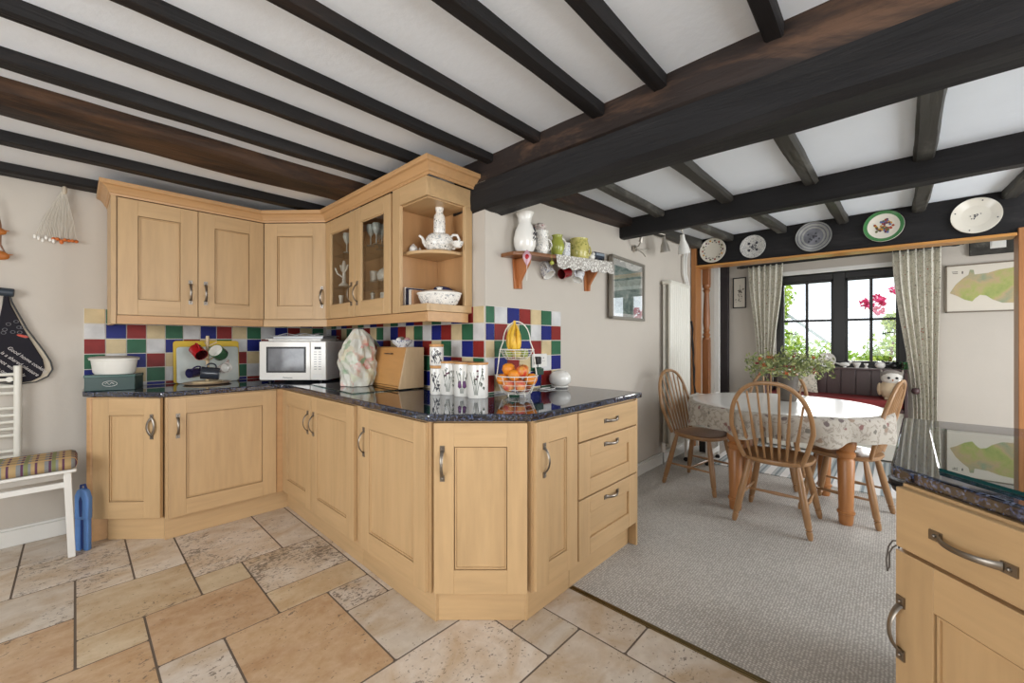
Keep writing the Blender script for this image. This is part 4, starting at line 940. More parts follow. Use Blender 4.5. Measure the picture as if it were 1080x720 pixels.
# chopping boards against the tiles
def board(label, px0, px1, z1, mat, y, lean=.06, r=.02, group=None):
    xa = [y0_ for y0_ in ()]; 
    def xat(px): l = (px-540)/F; return y*(l*math.sin(math.pi/2-math.asin(RT.x)) if False else 1)*0
    k0 = (px0-540)/F; k1 = (px1-540)/F
    # world x on the plane y for a bearing k: l = k t
    fx = lambda k: y*(k*FW.y - RT.y)/(RT.x - k*FW.x)
    x0, x1 = fx(k0), fx(k1)
    m = MB(); w_ = x1-x0; pts = []
    for cx, cz_, a0 in ((w_-r, r, -PI/2), (w_-r, z1-r, 0), (r, z1-r, PI/2), (r, r, PI)):
        for i in range(6): a = a0+PI/2*i/5; pts.append((cx+r*math.cos(a), cz_+r*math.sin(a)))
    m.xprism(pts, 0, .009); o = build('chopping_board', m, mat, bevel=.002); o.location = (x0, y, WT+.001); o.rotation_euler = (-lean, 0, 0)
    return tag(o, label, 'chopping board')
board('yellow chopping board leaning on the tiles behind the mug tree', 183, 252.5, .305, plain('yellow_plastic', lin(222, 184, 40), .45), 3.745, .07)
n = NT('frosted_glass_board'); n.set(Roughness=.15); n.base(n.ramp(n.noise(n.coord((1,1,1)), 6, 3), [(.3, lin(176, 186, 180)), (.7, lin(206, 208, 200))]))
board('pale glass chopping board leaning in front of the yellow one', 186.5, 252, .262, n.m, 3.705, .09)
# mug tree
c = on(219, 2.93); RM = AZ-PI/2
t = thing('mug_tree', 'wooden mug tree on a round base, in front of the chopping boards', 'mug tree', c, RM)
lw = plain('pale_wood', lin(214, 190, 150), .5, nz=.08)
m = MB(); m.lathe([(0,0),(.085,0),(.09,.006),(.085,.014),(0,.016)], seg=30); build('base', m, lw, t)
m = MB(); m.turned((0,0,.014), (0,0,.335), [(0,.012),(.5,.010),(.9,.010),(.93,.013),(1,.010)], 12); build('pole', m, lw, t)
for a, z in ((2.5, .26), (.35, .26), (4.0, .155), (5.3, .155), (1.4, .155)):
    m = MB(); m.tube([(0,0,z), (.055*math.cos(a), .055*math.sin(a), z+.03)], .005, 8); build('peg', m, lw, t)
m = MB(); m.lathe([(0,0),(.125,0),(.142,.008),(.140,.011),(.12,.005),(0,.005)], seg=40); o = build('round_tray', m, plain('tan_tray', lin(190, 162, 132), .4, nz=.2)); o.location = (c[0], c[1], WT+.0005); t.location.z += .006
tag(o, 'round tan tray under the mug tree', 'tray')
def mug(label, loc, R, outer, inner, r=.042, h=.088, side=0, group='mugs hanging on the mug tree'):
    t = thing('mug', label, 'mug', loc, 0, group); t.rotation_euler = R
    m = MB(); m.lathe([(0,-h/2),(r*.92,-h/2),(r,-h/2+.006),(r,h/2),(r*.93,h/2)], seg=26); build('mug_body', m, outer, t)
    m = MB(); m.lathe([(r*.935,h/2),(r*.92,-h/2+.006),(0,-h/2+.006)], seg=26); tag(build('inside', m, inner, t), 'pale inside of the mug' )
    m = MB(); a = side; ca, sa = math.cos(a), math.sin(a)
    m.tube([((r-.002+.028*math.sin(p)**.8)*ca, (r-.002+.028*math.sin(p)**.8)*sa, .028*math.cos(p)) for p in [PI*i/12 for i in range(13)]], .005, 8); build('handle', m, outer, t)
    return t
def wv(px, py, t): p = at(px, t); return (p.x, p.y, zz(py, t))
# axis helper: rotation that sends local z to a direction given in camera terms (right, up, towards camera)
def axis(r_, u_, f_): 
    d = RT*r_ + Vector((0,0,1))*u_ - FW*f_
    return d.to_track_quat('Z', 'Y').to_euler()
pcol = lambda n, r_, g_, b_: plain(n, lin(r_, g_, b_), .15)
mug('red mug hanging at the upper left of the mug tree', wv(209, 371, 2.86), axis(.75,-.45,.35), pcol('red_glaze', 176, 28, 34), pcol('maroon_inside', 70, 24, 26), .040, .09, 1.9)
mug('green mug with a white inside hanging at the upper right of the mug tree', wv(230.5, 372, 2.86), axis(.05,.45,.85), pcol('green_glaze', 62, 104, 74), M['ceramic'], .046, .075, 2.6)
mug('small violet-black mug hanging at the lower left of the mug tree', wv(204.5, 393, 2.85), axis(-.2,-.05,.95), pcol('violet_glaze', 52, 44, 84), pcol('violet_inside', 70, 66, 110), .032, .07, .9)
mug('charcoal mug with a cream inside hanging low in front of the mug tree', wv(222, 393.5, 2.83), axis(-.85,.12,.5), pcol('charcoal_glaze', 50, 54, 62), M['ceramic'], .042, .105, 1.5)
mug('pale pink mug hanging behind the charcoal one on the mug tree', wv(237, 388, 2.97), axis(.7,.1,.6), pcol('pink_glaze', 206, 188, 180), M['ceramic'], .035, .08, 1.2)
# microwave across the corner
pc = at(310, 3.02)
t = thing('microwave', 'white microwave oven standing across the worktop corner', 'microwave', (pc.x, pc.y, WT), AZ-PI/2)
w2_, h_, d_ = .2445, .303, .33
m = MB(); m.box(-w2_, w2_, .004, d_, .015, h_); build('cabinet_body', m, plain('white_enamel', lin(214, 214, 214), .3), t, bevel=.004)
for x in (-.19, .19):
    for y in (.03, d_-.03):
        m = MB(); m.cyl((x, y, 0), (x, y, .016), .013, .015); build('foot', m, M['black'], t)
m = MB(); m.box(-w2_, .128, -.018, .003, .018, h_-.003); build('door', m, M['ceramic'], t, bevel=.004); dr = t.children[-1]
m = MB(); m.box(-.193, .098, -.0195, -.017, .072, .262); o = build('window_surround', m, M['black'], dr, bevel=.001)
n = NT('mesh_glass'); n.set(Roughness=.08); vo = n.noise(n.coord((1,1,1)), 7, 3); n.base(n.ramp(vo, [(.3, lin(92, 94, 98)), (.7, lin(136, 138, 142))]))
m = MB(); m.box(-.178, .084, -.0205, -.019, .086, .248); build('viewing_glass', m, n.m, dr)
gtx = plain('grey_print', lin(120, 120, 124), .6)
text_mesh('maker_mark', 'Panasonic', .018, gtx, dr, (-.035, -.0186, .036), (PI/2, 0, 0))
m = MB(); m.box(.130, w2_, -.018, .003, .018, h_-.003); pn = build('control_panel', m, M['ceramic'], t, bevel=.004)
m = MB(); m.box(.160, .208, -.0195, -.017, .243, .262); build('display', m, M['black'], pn)
for r_ in range(8):
    for k in range(2):
        m = MB(); m.box(.157+k*.032, .177+k*.032, -.0188, -.0175, .222-r_*.018, .226-r_*.018); build('button', m, gtx, pn)
m = MB(); m.box(.150, .220, -.0188, -.0175, .030, .062); build('door_release', m, M['white'], pn, bevel=.001)
gp = plain('grey_enamel_tray', lin(150, 150, 150), .35, .6)
z = WT+h_+.001
m = MB(); m.box(-.20, .19, .02, .28, 0, .010); m.box(-.215, .205, .005, .295, .010, .016); o = build('baking_tray', m, M['ceramic'], bevel=.002); o.location = (pc.x, pc.y, z); o.rotation_euler = (0,0,AZ-PI/2); tag(o, 'flat white tray lying directly on the microwave', 'tray')
m = MB(); m.box(-.17, .20, .03, .27, .0, .018); m.box(-.19, .215, .012, .285, .018, .024); o = build('baking_tray', m, gp, bevel=.002); o.location = (pc.x, pc.y, z+.017); o.rotation_euler = (0,0,AZ-PI/2); tag(o, 'grey metal baking tray on top of the white tray on the microwave', 'tray')
m = MB()
m.grid(lambda u, v: (-.14+.30*u, .04+.2*v, .0+.012*math.sin(u*7+v*3)**2+.008*v), 14, 8); o = build('papers', m, plain('pale_paper', lin(206, 206, 208), .7), solid=.002); o.location = (pc.x, pc.y, z+.043); o.rotation_euler = (0,0,AZ-PI/2); tag(o, 'loose pale papers heaped on the baking trays above the microwave', 'papers')
# bag of shopping
n = NT('printed_plastic_bag'); n.set(Roughness=.35); v = n.coord(); vo = n.n('ShaderNodeTexVoronoi', Scale=17); n.l(v, vo.inputs['Vector'])
n.base(n.mix(n.ramp(n.noise(v, 12, 4), [(.45, (0,0,0)), (.6, (1,1,1))]), lin(214, 212, 200), n.ramp(vo.outputs['Color'], [(.2, lin(206, 140, 128)), (.45, lin(210, 208, 180)), (.6, lin(140, 170, 136)), (.8, lin(224, 222, 214))])))
m = MB(); pb = at(377.5, 2.75)
def bag(u, v):
    a = u*2*PI; z = .375*v; r = .120*(math.sin(PI*min(1, v*.74+.24))**.5)*(1-.05*v); k = 1+.09*math.sin(3*a+5*v)+.06*math.sin(7*a-9*v)+.05*math.sin(13*a+17*v)
    return (r*k*math.cos(a)+.012*math.sin(v*9), r*k*math.sin(a)*.95, z)
m.grid(bag, 48, 30); a = [m.v((.0,.0,.002))]; bmesh.ops.remove_doubles(m.bm, verts=m.bm.verts, dist=.0005)
o = build('plastic_bag', m, n.m, ang=25); o.location = (pb.x, pb.y, WT+.009); tag(o, 'crumpled pastel printed plastic bag on the worktop between microwave and bread bin', 'bag')
# glass worktop saver
m = MB(); m.prism([(1.085, 2.27), (1.50, 2.235), (1.52, 2.92), (1.12, 2.95)], WT, WT+.006); o = build('worktop_saver', m, [M['gboard']], bevel=.001); tag(o, 'thin clear glass worktop saver under the bread bin and plastic bag', 'worktop saver')
# bread bin
fz = math.atan2(-.998, -.06)
t = thing('bread_bin', 'wooden bread bin with a sloping front door', 'bread bin', (1.385, 2.645, WT+.007), fz)
L_, D2, H2 = .42, .175, .258
def slopey(z): return .055*z/H2
for x0, x1 in ((0, .012), (L_-.012, L_)):
    m = MB(); a = [m.v((x0, y, z)) for y, z in ((0,0),(D2,0),(D2,H2),(.055,H2))]; b = [m.v((x1, y, z)) for y, z in ((0,0),(D2,0),(D2,H2),(.055,H2))]
    m.f(a); m.f(b[::-1])
    for i in range(4): m.f([a[i], a[(i+1)%4], b[(i+1)%4], b[i]])
    build('side', m, M['binside'], t, bevel=.002)
m = MB(); m.box(.012, L_-.012, .057, D2, H2-.012, H2-.0005); m.box(.012, L_-.012, .01, D2, 0.0005, .012); m.box(.012, L_-.012, D2-.008, D2-.001, .012, H2-.012); build('carcass', m, M['bin'], t, bevel=.002)
m = MB(); a = [m.v(p) for p in ((.016,.004,.016),(L_-.016,.004,.016),(L_-.016,slopey(H2-.006)-.001,H2-.006),(.016,slopey(H2-.006)-.001,H2-.006))]; b = [m.v((v.co.x, v.co.y+.010, v.co.z)) for v in a]; m.f(a); m.f(b[::-1])
for i in range(4): m.f([a[i], a[(i+1)%4], b[(i+1)%4], b[i]])
dd = build('door', m, M['bin'], t, bevel=.002)
m = MB(); y_ = slopey(.215)-.004; m.cyl((.19, y_, .215), (.19, y_-.016, .215), .004); m.cyl((.26, y_, .215), (.26, y_-.016, .215), .004); m.tube([(.18, y_-.017, .215), (.27, y_-.017, .215)], .004); build('handle', m, M['pewter'], dd)
# magazines leaning on the tiles
for i, (dx, w_, h2, mt, lb) in enumerate(((0, .21, .29, M['ceramic'], 'white'), (.012, .20, .30, plain('red_cover', lin(176, 84, 80), .3), 'faded red'), (.024, .21, .31, plain('green_cover', lin(140, 160, 140), .3), 'grey-green'), (.036, .21, .30, plain('grey_cover', lin(180, 176, 172), .3), 'pale grey'))):
    m = MB(); m.box(0, .008, -w_*.38, w_*.38, 0, h2); o = build('magazine', m, mt, bevel=.001); o.location = (1.41+dx, 2.83-.004*i, WT+.001+.007); o.rotation_euler = (.42, .16, -.1)
    tag(o, '%s magazine leaning on the tiles behind the plastic bag' % lb, 'magazine', 'magazines leaning behind the bag')
# bowl on bread bin
c = at(424, 2.60)
lathe_thing('bowl', 'blue and white bowl of odds and ends standing on the bread bin', 'bowl', (c.x, c.y, WT+.007+H2), [(0,0),(.03,0),(.034,.006),(.058,.026),(.066,.046),(.062,.046),(.052,.026),(.02,.012),(0,.01)], M['bluepot'], 30)
for i, (dx, dy, r_, mt, lb) in enumerate(((.0, .01, .026, plain('grey_shell', lin(150, 146, 132), .5), 'grey pebble heaped in the blue and white bowl'), (.028, -.015, .02, plain('pink_shell', lin(206, 160, 156), .5), 'pink shell in the blue and white bowl'), (-.028, -.01, .018, M['ceramic'], 'white shell in the blue and white bowl'))):
    m = MB(); m.sph((0,0,0), (r_, r_*.8, r_*.7)); o = build('shell', m, mt); o.location = (c.x+dx, c.y+dy, WT+.007+H2+.046+r_*.15); tag(o, lb, 'shell')
# pottery jars
def jar(label, loc, r, h, deco=0):
    t = thing('storage_jar', label, 'jar', loc, AZ-PI/2)
    m = MB(); m.lathe([(0,0),(r*.94,0),(r,.006),(r,h-.004),(r*.97,h),(0,h)], seg=30); build('jar_body', m, M['ceramic'], t)
    m = MB(); m.lathe([(0,h),(r*.9,h),(r*1.03,h+.003),(r*1.03,h+.014),(r*.95,h+.017),(0,h+.017)], seg=30); build('lid', m, M['bin'], t)
    ks = [lin(60,66,60), lin(70,70,78), lin(96,100,84)]
    m = MB(); rr = random.Random(deco)
    def P_(a, z, o_=.0008): return ((r+o_)*math.sin(a), -(r+o_)*math.cos(a), z)
    for s_ in range(3):
        a0 = rr.uniform(-.5, .5); m.tube([P_(a0+.25*math.sin(k*.5+s_), h*.12+h*.68*k/10) for k in range(11)], .0016, 5)
        for k in range(5):
            a = a0+rr.uniform(-.3,.3); z = h*rr.uniform(.2,.85); m.tube([P_(a, z), P_(a+.08, z+.008), P_(a+.2, z+.004), P_(a+.12, z-.006)], [.001,.003,.003,.001], 5)
    build('painted_sprig', m, DM[4], t)
    return t
c = on(460.5, 2.36)
j1 = jar('pottery storage jar with a wooden lid, lower of the two stacked by the bread bin', c, .037, .148, 1)
j2 = jar('pottery storage jar with a wooden lid, stacked on top of the other one', (c[0], c[1], c[2]+.1655), .040, .105, 2)
def canister(label, loc, motif):
    r, h = .056, .178; t = thing('canister', label, 'canister', loc, AZ-PI/2, 'row of three botanical canisters')
    m = MB(); m.lathe([(0,0),(r*.95,0),(r,.006),(r,h-.004),(r*.98,h),(0,h)], seg=34); build('canister_body', m, M['ceramic'], t)
    m = MB(); m.lathe([(0,h),(r*.9,h),(r*1.02,h+.002),(r*1.02,h+.011),(0,h+.012)], seg=34); build('lid', m, M['bin'], t)
    def P_(a, z, o_=.0008): return ((r+o_)*math.sin(a), -(r+o_)*math.cos(a), z)
    rr = random.Random(motif*7+1); m = MB()
    for s_ in range(4):
        a0 = -.1+.09*(s_-1.5); sp = (s_-1.5)*.32; m.tube([P_(a0+sp*(k/10)**1.5, .02+.12*k/10) for k in range(11)], .0014, 5)
    for k in range(12 if motif != 1 else 5):
        a = rr.uniform(-.6,.6); z = rr.uniform(.05,.15); m.tube([P_(a, z), P_(a+.07, z+.010), P_(a+.16, z+.006), P_(a+.09, z-.006)], [.0008,.0026,.0026,.0008], 5)
    build('painted_stems', m, plain('dark_green_print', lin(72, 84, 66), .4), t)
    if motif == 1:
        for a in (-.30, .12):
            m = MB(); m.lathe([(0,-.048),(.008,-.042),(.017,-.02),(.016,.008),(.008,.026),(0,.03)], P_(a, .075, -.011), 12, sx=1, sy=.8); tag(build('painted_bloom', m, plain('purple_print', lin(104, 52, 108), .3), t), 'purple bell flower')
    else:
        for k in range(3):
            m = MB(); m.sph(P_(rr.uniform(-.4,.4), rr.uniform(.1,.15)), (.006,.003,.006), 8, 5); build('painted_bloom', m, DM[2], t)
    return t
canister('left-hand white botanical canister of the row of three, dark leaf pattern', on(475, 2.36), 0)
canister('middle white botanical canister of the row of three, with purple bell flowers', on(489.5, 2.285), 1)
canister('right-hand white botanical canister of the row of three, with spiky stems', on(504, 2.215), 2)
# two-tier fruit stand
c = on(545, 2.265); cx, cy = c[0], c[1]
t = thing('fruit_stand', 'white wire two-tier fruit stand with an arched handle on the peninsula', 'fruit stand', c, AZ-PI/2)
ww = plain('white_coated_wire', lin(228, 224, 214), .35)
ring = lambda r_, z_, n_=40: [(r_*math.cos(2*PI*i/n_), r_*math.sin(2*PI*i/n_), z_) for i in range(n_)]
def basket(nm, r0, z0, r1, z1, nv):
    m = MB(); m.tube(ring(r1, z1), .003, 6, closed=True)
    for k in range(4):
        f = k/4; m.tube(ring(r0+(r1-r0)*f**.7, z0+(z1-z0)*f), .0014, 5, closed=True)
    for i in range(nv):
        a = 2*PI*i/nv+.2; m.tube([(0,0,z0)] + [((r0+(r1-r0)*f**.7)*math.cos(a), (r0+(r1-r0)*f**.7)*math.sin(a), z0+(z1-z0)*f) for f in (0,.25,.5,.75,1)], .0016, 5)
    return build(nm, m, ww, t)
basket('lower_basket', .066, .018, .118, .115, 10); basket('upper_basket', .058, .205, .094, .258, 10)
for a in (.8, 2.36, 3.9, 5.5):
    m = MB(); m.tube([(.06*math.cos(a), .06*math.sin(a), .020), (.064*math.cos(a), .064*math.sin(a), .003)], .0035, 6); build('foot', m, ww, t)
m = MB(); hp = [(.078, 0, .018), (.112, 0, .10), (.092, 0, .255)] + [(.075*math.cos(a)+.0, 0, .30+.112*math.sin(a)) for a in [PI*i/14*.5*2 for i in range(0, 15)]] + [(-.092, 0, .255), (-.112, 0, .10), (-.078, 0, .018)]
m.tube(hp, .0032, 7); build('arch_handle', m, ww, t)
orn = plain('orange_peel', lin(232, 142, 36), .45, nz=.1); app = NT('red_yellow_apple'); app.set(Roughness=.3); app.base(app.ramp(app.noise(app.coord((1,1,.4)), 22, 3), [(.4, lin(206, 60, 40)), (.62, lin(226, 170, 80))])); app = app.m
ptc = NT('peach_skin'); ptc.set(Roughness=.6); ptc.base(ptc.ramp(ptc.noise(ptc.coord(), 18, 3), [(.35, lin(196, 74, 74)), (.6, lin(232, 160, 90))])); ptc = ptc.m
def fruit(kind, label, dx, dy, dz, r_, mt, grp):
    t = thing(kind, label, 'fruit', (cx+RT.x*dx+FW.x*dy, cy+RT.y*dx+FW.y*dy, WT+dz), random.random()*3, grp)
    m = MB(); m.lathe([(0,-r_*.86),(r_*.3,-r_*.92),(r_*.75,-r_*.62),(r_,-.05*r_),(r_*.86,r_*.55),(r_*.45,r_*.86),(r_*.12,r_*.84),(0,r_*.76)], seg=18); build('flesh', m, mt, t, ang=180)
    m = MB(); m.cyl((0,0,r_*.74), (.001,.002,r_*1.0), .0015, .002, 6); build('stalk', m, M['shelf'], t)
G1 = 'fruit in the lower basket'
fruit('orange', 'topmost orange in the lower basket, left of the red apple', -.045, -.01, .150, .037, orn, G1); fruit('orange', 'orange between the topmost orange and the apple', -.015, -.045, .120, .034, orn, G1)
fruit('apple', 'red and yellow apple on top of the lower basket', .030, -.035, .138, .037, app, G1); fruit('orange', 'orange behind the red apple in the lower basket', .035, .035, .142, .034, orn, G1)
fruit('orange', 'orange at the right side of the lower basket', .078, -.01, .095, .036, orn, G1); fruit('orange', 'orange at the left rim of the lower basket', -.078, -.01, .092, .035, orn, G1)
fruit('peach', 'peach low at the left of the lower basket', -.045, -.05, .062, .034, ptc, G1); fruit('peach', 'peach low at the centre of the lower basket', .018, -.06, .064, .033, ptc, G1)
fruit('orange', 'orange low at the back of the lower basket', .0, .05, .075, .034, orn, G1); fruit('peach', 'peach low at the right of the lower basket', .060, .035, .07, .033, ptc, G1)
lm = plain('green_lime_skin', lin(150, 164, 70), .4, nz=.15); pr_ = plain('speckled_pear_skin', lin(190, 178, 96), .5, nz=.15)
for i, (dx, dy, mt, lb) in enumerate(((-.040,-.02,lm,'green lime at the left of the upper basket'), (.0,-.045,pr_,'yellow-green pear at the front of the upper basket'), (.040,-.015,lm,'green lime at the right of the upper basket'), (.0,.03,pr_,'yellow-green pear at the back of the upper basket'))):
    fruit('lime' if mt is lm else 'pear', lb, dx, dy, .236, .026, mt, 'fruit in the upper basket')
t = thing('bananas', 'bunch of yellow bananas hanging from the fruit stand handle', 'bananas', (cx, cy, WT+.412), AZ-PI/2)
bn = NT('banana_skin'); bn.set(Roughness=.45); bn.base(bn.ramp(bn.noise(bn.coord((1,1,.3)), 26, 4), [(.33, lin(150, 110, 40)), (.42, lin(226, 178, 52)), (.8, lin(236, 196, 76))])); bn = bn.m
for i, (s_, dy) in enumerate(((-1.0, -.012), (-.3, -.03), (.7, -.012))):
    m = MB(); pts = []; rs = []
    for k in range(15):
        f = k/14; pts.append((s_*.030*math.sin(f*PI*.95)+ -.012, dy-.030*math.sin(f*PI*.9), -.008-.168*f)); rs.append(.004+.0145*math.sin(min(1, f*1.25+.0)*PI*.5)**1.0 if f < .82 else .0185*(1-((f-.82)/.18)**2*.8))
    m.tube(pts, rs, 9); build('banana', m, bn, t)
m = MB(); m.tube([(-.012, 0, .004), (-.012,-.004,-.012)], .007, 8); build('stem', m, bn, t)
# sockets, charger and small lamp
def socket(label, x, z, w_):
    t = thing('wall_socket', label, 'socket', (x, YC-.0095, z), 0)
    m = MB(); m.box(-w_/2, w_/2, -.010, 0, -.043, .043); build('plate', m, M['white'], t, bevel=.003)
    for sx in ((-.035, .035) if w_ > .1 else (0,)):
        m = MB(); m.box(sx-.003, sx+.003, -.0108, -.0095, .012, .020); m.box(sx-.012, sx-.006, -.0108, -.0095, -.006, -.003); m.box(sx+.006, sx+.012, -.0108, -.0095, -.006, -.003); build('pin_holes', m, M['black'], t)
    return t
socket('white double wall socket set in the tiles right of the fruit stand', 2.045, 1.082, .146)
t = thing('plug', 'black plug in the wall socket behind the fruit stand', 'plug', (2.005, YC-.021, 1.082))
m = MB(); m.box(-.022, .022, -.028, 0, -.022, .026); build('plug_body', m, M['black'], t, bevel=.006)
m = MB(); m.tube([(0, -.012, -.02), (.004, -.014, -.07), (.02, -.02, -.13), (.0, -.04, -.172), (-.06, -.06, -.176)], .0028, 6); build('cable', m, M['black'], t)
m = MB(); m.box(-.034, .034, -.025, 0, -.030, .012); o = build('air_freshener', m, plain('dark_green_plastic', lin(28, 62, 46), .35), bevel=.004); o.location = (2.015, YC-.042, 1.035); o.location.y = YC-.0235; o.location.z = 1.022; tag(o, 'small dark green box hooked below the black plug', 'box')
t = thing('table_lamp', 'small white egg-shaped lamp at the end of the tiled wall', 'lamp', (2.165, 1.60, WT))
m = MB(); m.lathe([(0,0),(.045,0),(.055,.008),(.05,.014),(0,.016)], seg=26); build('base', m, M['white'], t)
m = MB(); m.lathe([(0,.014),(.045,.016),(.066,.034),(.073,.058),(.068,.082),(.05,.102),(.025,.112),(0,.115)], seg=30); build('shade', m, M['ceramic'], t)
m = MB(); m.tube([(-.05, 0, .006), (-.10, -.03, .004), (-.16, -.02, .004), (-.17, .03, .004), (-.12, .045, .004), (-.08, .02, .006), (-.14, -.0, .010), (-.2, .03, .004)], .0028, 6); build('cable', m, M['white'], t)
# ------------------------------------------------------------------ china in the open shelf unit and the glazed cabinet
t = thing('tall_teapot', 'white botanical teapot with a tall column rising from it, on the upper display shelf', 'teapot', (*at(463.5, 2.36).xy, 1.7258), AZ-PI/2)
m = MB(); m.lathe([(0,0),(.062,0),(.074,.012),(.082,.04),(.076,.072),(.060,.090),(.050,.094),(.036,.096),(0,.097)], seg=34); build('pot_body', m, M['dpot'], t)
m = MB(); m.lathe([(.0,.09),(.032,.094),(.034,.100),(.033,.17),(.031,.20),(.021,.212),(.020,.222),(.023,.234),(.024,.250),(.0,.252)], seg=24); build('column', m, M['dpot'], t)
m = MB(); m.tube([(-.070,0,.028),(-.088,0,.05),(-.098,0,.075),(-.116,0,.088)], [.016,.012,.008,.007], 10); build('spout', m, M['ceramic'], t)
m = MB(); m.tube([(.058,0,.075),(.08,0,.092),(.102,0,.090),(.114,0,.066),(.106,0,.038),(.082,0,.012),(.07,0,.016)], .0075, 10); build('handle', m, M['ceramic'], t)
def small(name, label, cat, px, tt, z, prof, mat): return lathe_thing(name, label, cat, (*at(px, tt).xy, z), prof, mat, 20)
small('cream_jug', 'small white lidded pot at the left end of the upper display shelf', 'pot', 436, 2.415, 1.7258, [(0,0),(.018,0),(.024,.008),(.026,.024),(.02,.038),(.012,.044),(.006,.052),(0,.056)], M['dpot'])
small('salt_pot', 'tiny white pot between the lidded pot and the tall teapot', 'pot', 443, 2.436, 1.7258, [(0,0),(.010,0),(.013,.012),(.009,.028),(.003,.036),(0,.038)], M['ceramic'])
small('sauce_dish', 'small patterned white dish at the right end of the upper display shelf', 'dish', 482.5, 2.279, 1.7258, [(0,0),(.016,0),(.026,.012),(.034,.032),(.031,.032),(.02,.012),(0,.01)], M['dpot'])
t = thing('tureen', 'oval white botanical tureen with a lid on the bottom display shelf', 'tureen', (*at(463.5, 2.31).xy, 1.4065), AZ-PI/2)
m = MB(); m.lathe([(0,0),(.088,0),(.104,.014),(.118,.048),(.122,.064),(.114,.064),(.09,.01),(0,.008)], seg=38, sy=.72); build('dish', m, M['dpot'], t)
m = MB(); m.lathe([(.127,.062),(.126,.070),(.10,.080),(.05,.087),(0,.088)], seg=38, sy=.72); m.lathe([(.127,.062),(0,.063)], seg=38, sy=.72); lid = build('lid', m, M['ceramic'], t)
m = MB(); m.lathe([(0,.085),(.016,.086),(.012,.094),(.02,.102),(0,.106)], seg=16); build('knob', m, M['ceramic'], lid)
for i, (px, w_, h_, d__, mt, lb) in enumerate(((429.5, .020, .115, .13, M['ceramic'], 'white book standing at the left end of the bottom display shelf'), (434.5, .018, .110, .14, plain('navy_cover', lin(30, 34, 66), .4), 'navy book standing second from left on the bottom display shelf'), (438.5, .020, .098, .13, plain('cream_cover', lin(222, 214, 200), .5), 'cream book standing third from left on the bottom display shelf'), (443, .018, .095, .13, plain('tan_cover', lin(184, 140, 104), .5), 'tan book standing beside the tureen'))):
    y = (2.92-.888-.018-.004)*WU-.023*(i+.5)
    m = MB(); m.box(0, d__, -w_/2, w_/2, 0, h_); bk = build('book', m, mt, bevel=.002); bk.location = (1.315+.004*i, y, 1.4065); tag(bk, lb, 'book', 'books beside the tureen')
m = MB(); m.sph((0,0,0), (.045,.075,.022), 18, 9); o = build('folded_pouch', m, plain('navy_cloth', lin(38, 36, 74), .8)); o.location = (1.515, 1.985, 1.51); o.rotation_euler = (.1,.3,.15)
tag(o, 'navy cloth pouch squeezed behind the tureen on the bottom display shelf', 'pouch')
def cw(px, tt, z): p = at(px, tt); return (p.x, p.y, WZ+z*WU)
small_ = lambda nm, lb, ct, lx, ly, z, prof, mat=M['ceramic'], g=None: lathe_thing(nm, lb, ct, cw(lx, ly, z), prof, mat, 20, g)
t = thing('candelabra_figurine', 'white china branching figurine behind the left glass door', 'figurine', cw(363, 2.96, 1.582))
m = MB(); m.lathe([(0,0),(.04,0),(.036,.01),(.014,.03),(.012,.10),(.018,.14),(.010,.18),(0,.19)]); build('stem', m, M['ceramic'], t)
m = MB(); m.tube([(0,-.0,.10),(0,.04,.12),(0,.06,.16)], .007); m.tube([(0,0,.10),(0,-.04,.12),(0,-.06,.15)], .007); m.tube([(-.0,0,.06),(-.04,.02,.09),(-.05,.03,.13)], .006); build('branches', m, M['ceramic'], t)
small_('lidded_jug', 'tall white china jug on the middle shelf behind the right glass door', 'jug', 407, 2.72, 1.582, [(0,0),(.045,0),(.055,.02),(.058,.05),(.045,.075),(.018,.09),(.014,.10),(.012,.14),(.015,.15),(0,.152)])
small_('china_beaker', 'white china beaker left of the tall jug behind the right glass door', 'beaker', 394, 2.76, 1.582, [(0,0),(.022,0),(.028,.075),(.025,.075),(.02,.005),(0,.005)])
small_('china_figure', 'slim white figurine on the bottom of the cabinet behind the right glass door', 'figurine', 393, 2.73, 1.375, [(0,0),(.024,0),(.02,.02),(.012,.06),(.016,.09),(.012,.12),(.016,.14),(0,.155)])
small_('lidded_canister', 'patterned white canister on the cabinet floor behind the right glass door', 'canister', 406, 2.68, 1.375, [(0,0),(.035,0),(.035,.10),(.03,.115),(.032,.125),(.03,.14),(0,.145)], M['dpot'])
small_('china_vase', 'slender white vase on the cabinet floor behind the left glass door', 'vase', 360, 2.94, 1.375, [(0,0),(.024,0),(.03,.04),(.012,.10),(.018,.15),(.015,.15),(0,.02)])
k = 0
for px, tt in ((391, 2.72), (397, 2.68), (403, 2.72), (409, 2.66), (366, 2.93), (400, 2.82)):
    k += 1
    lathe_thing('wine_glass', 'stemmed glass on the top glass shelf inside the glazed cabinet', 'glass', cw(px, tt, 1.807), [(0,0),(.026,0),(.024,.003),(.004,.006),(.004,.06),(.018,.08),(.028,.11),(.026,.14),(.0245,.14),(.026,.11),(.016,.083),(0,.075)], M['stemware'], 16, 'stemmed glasses on the top glass shelf')
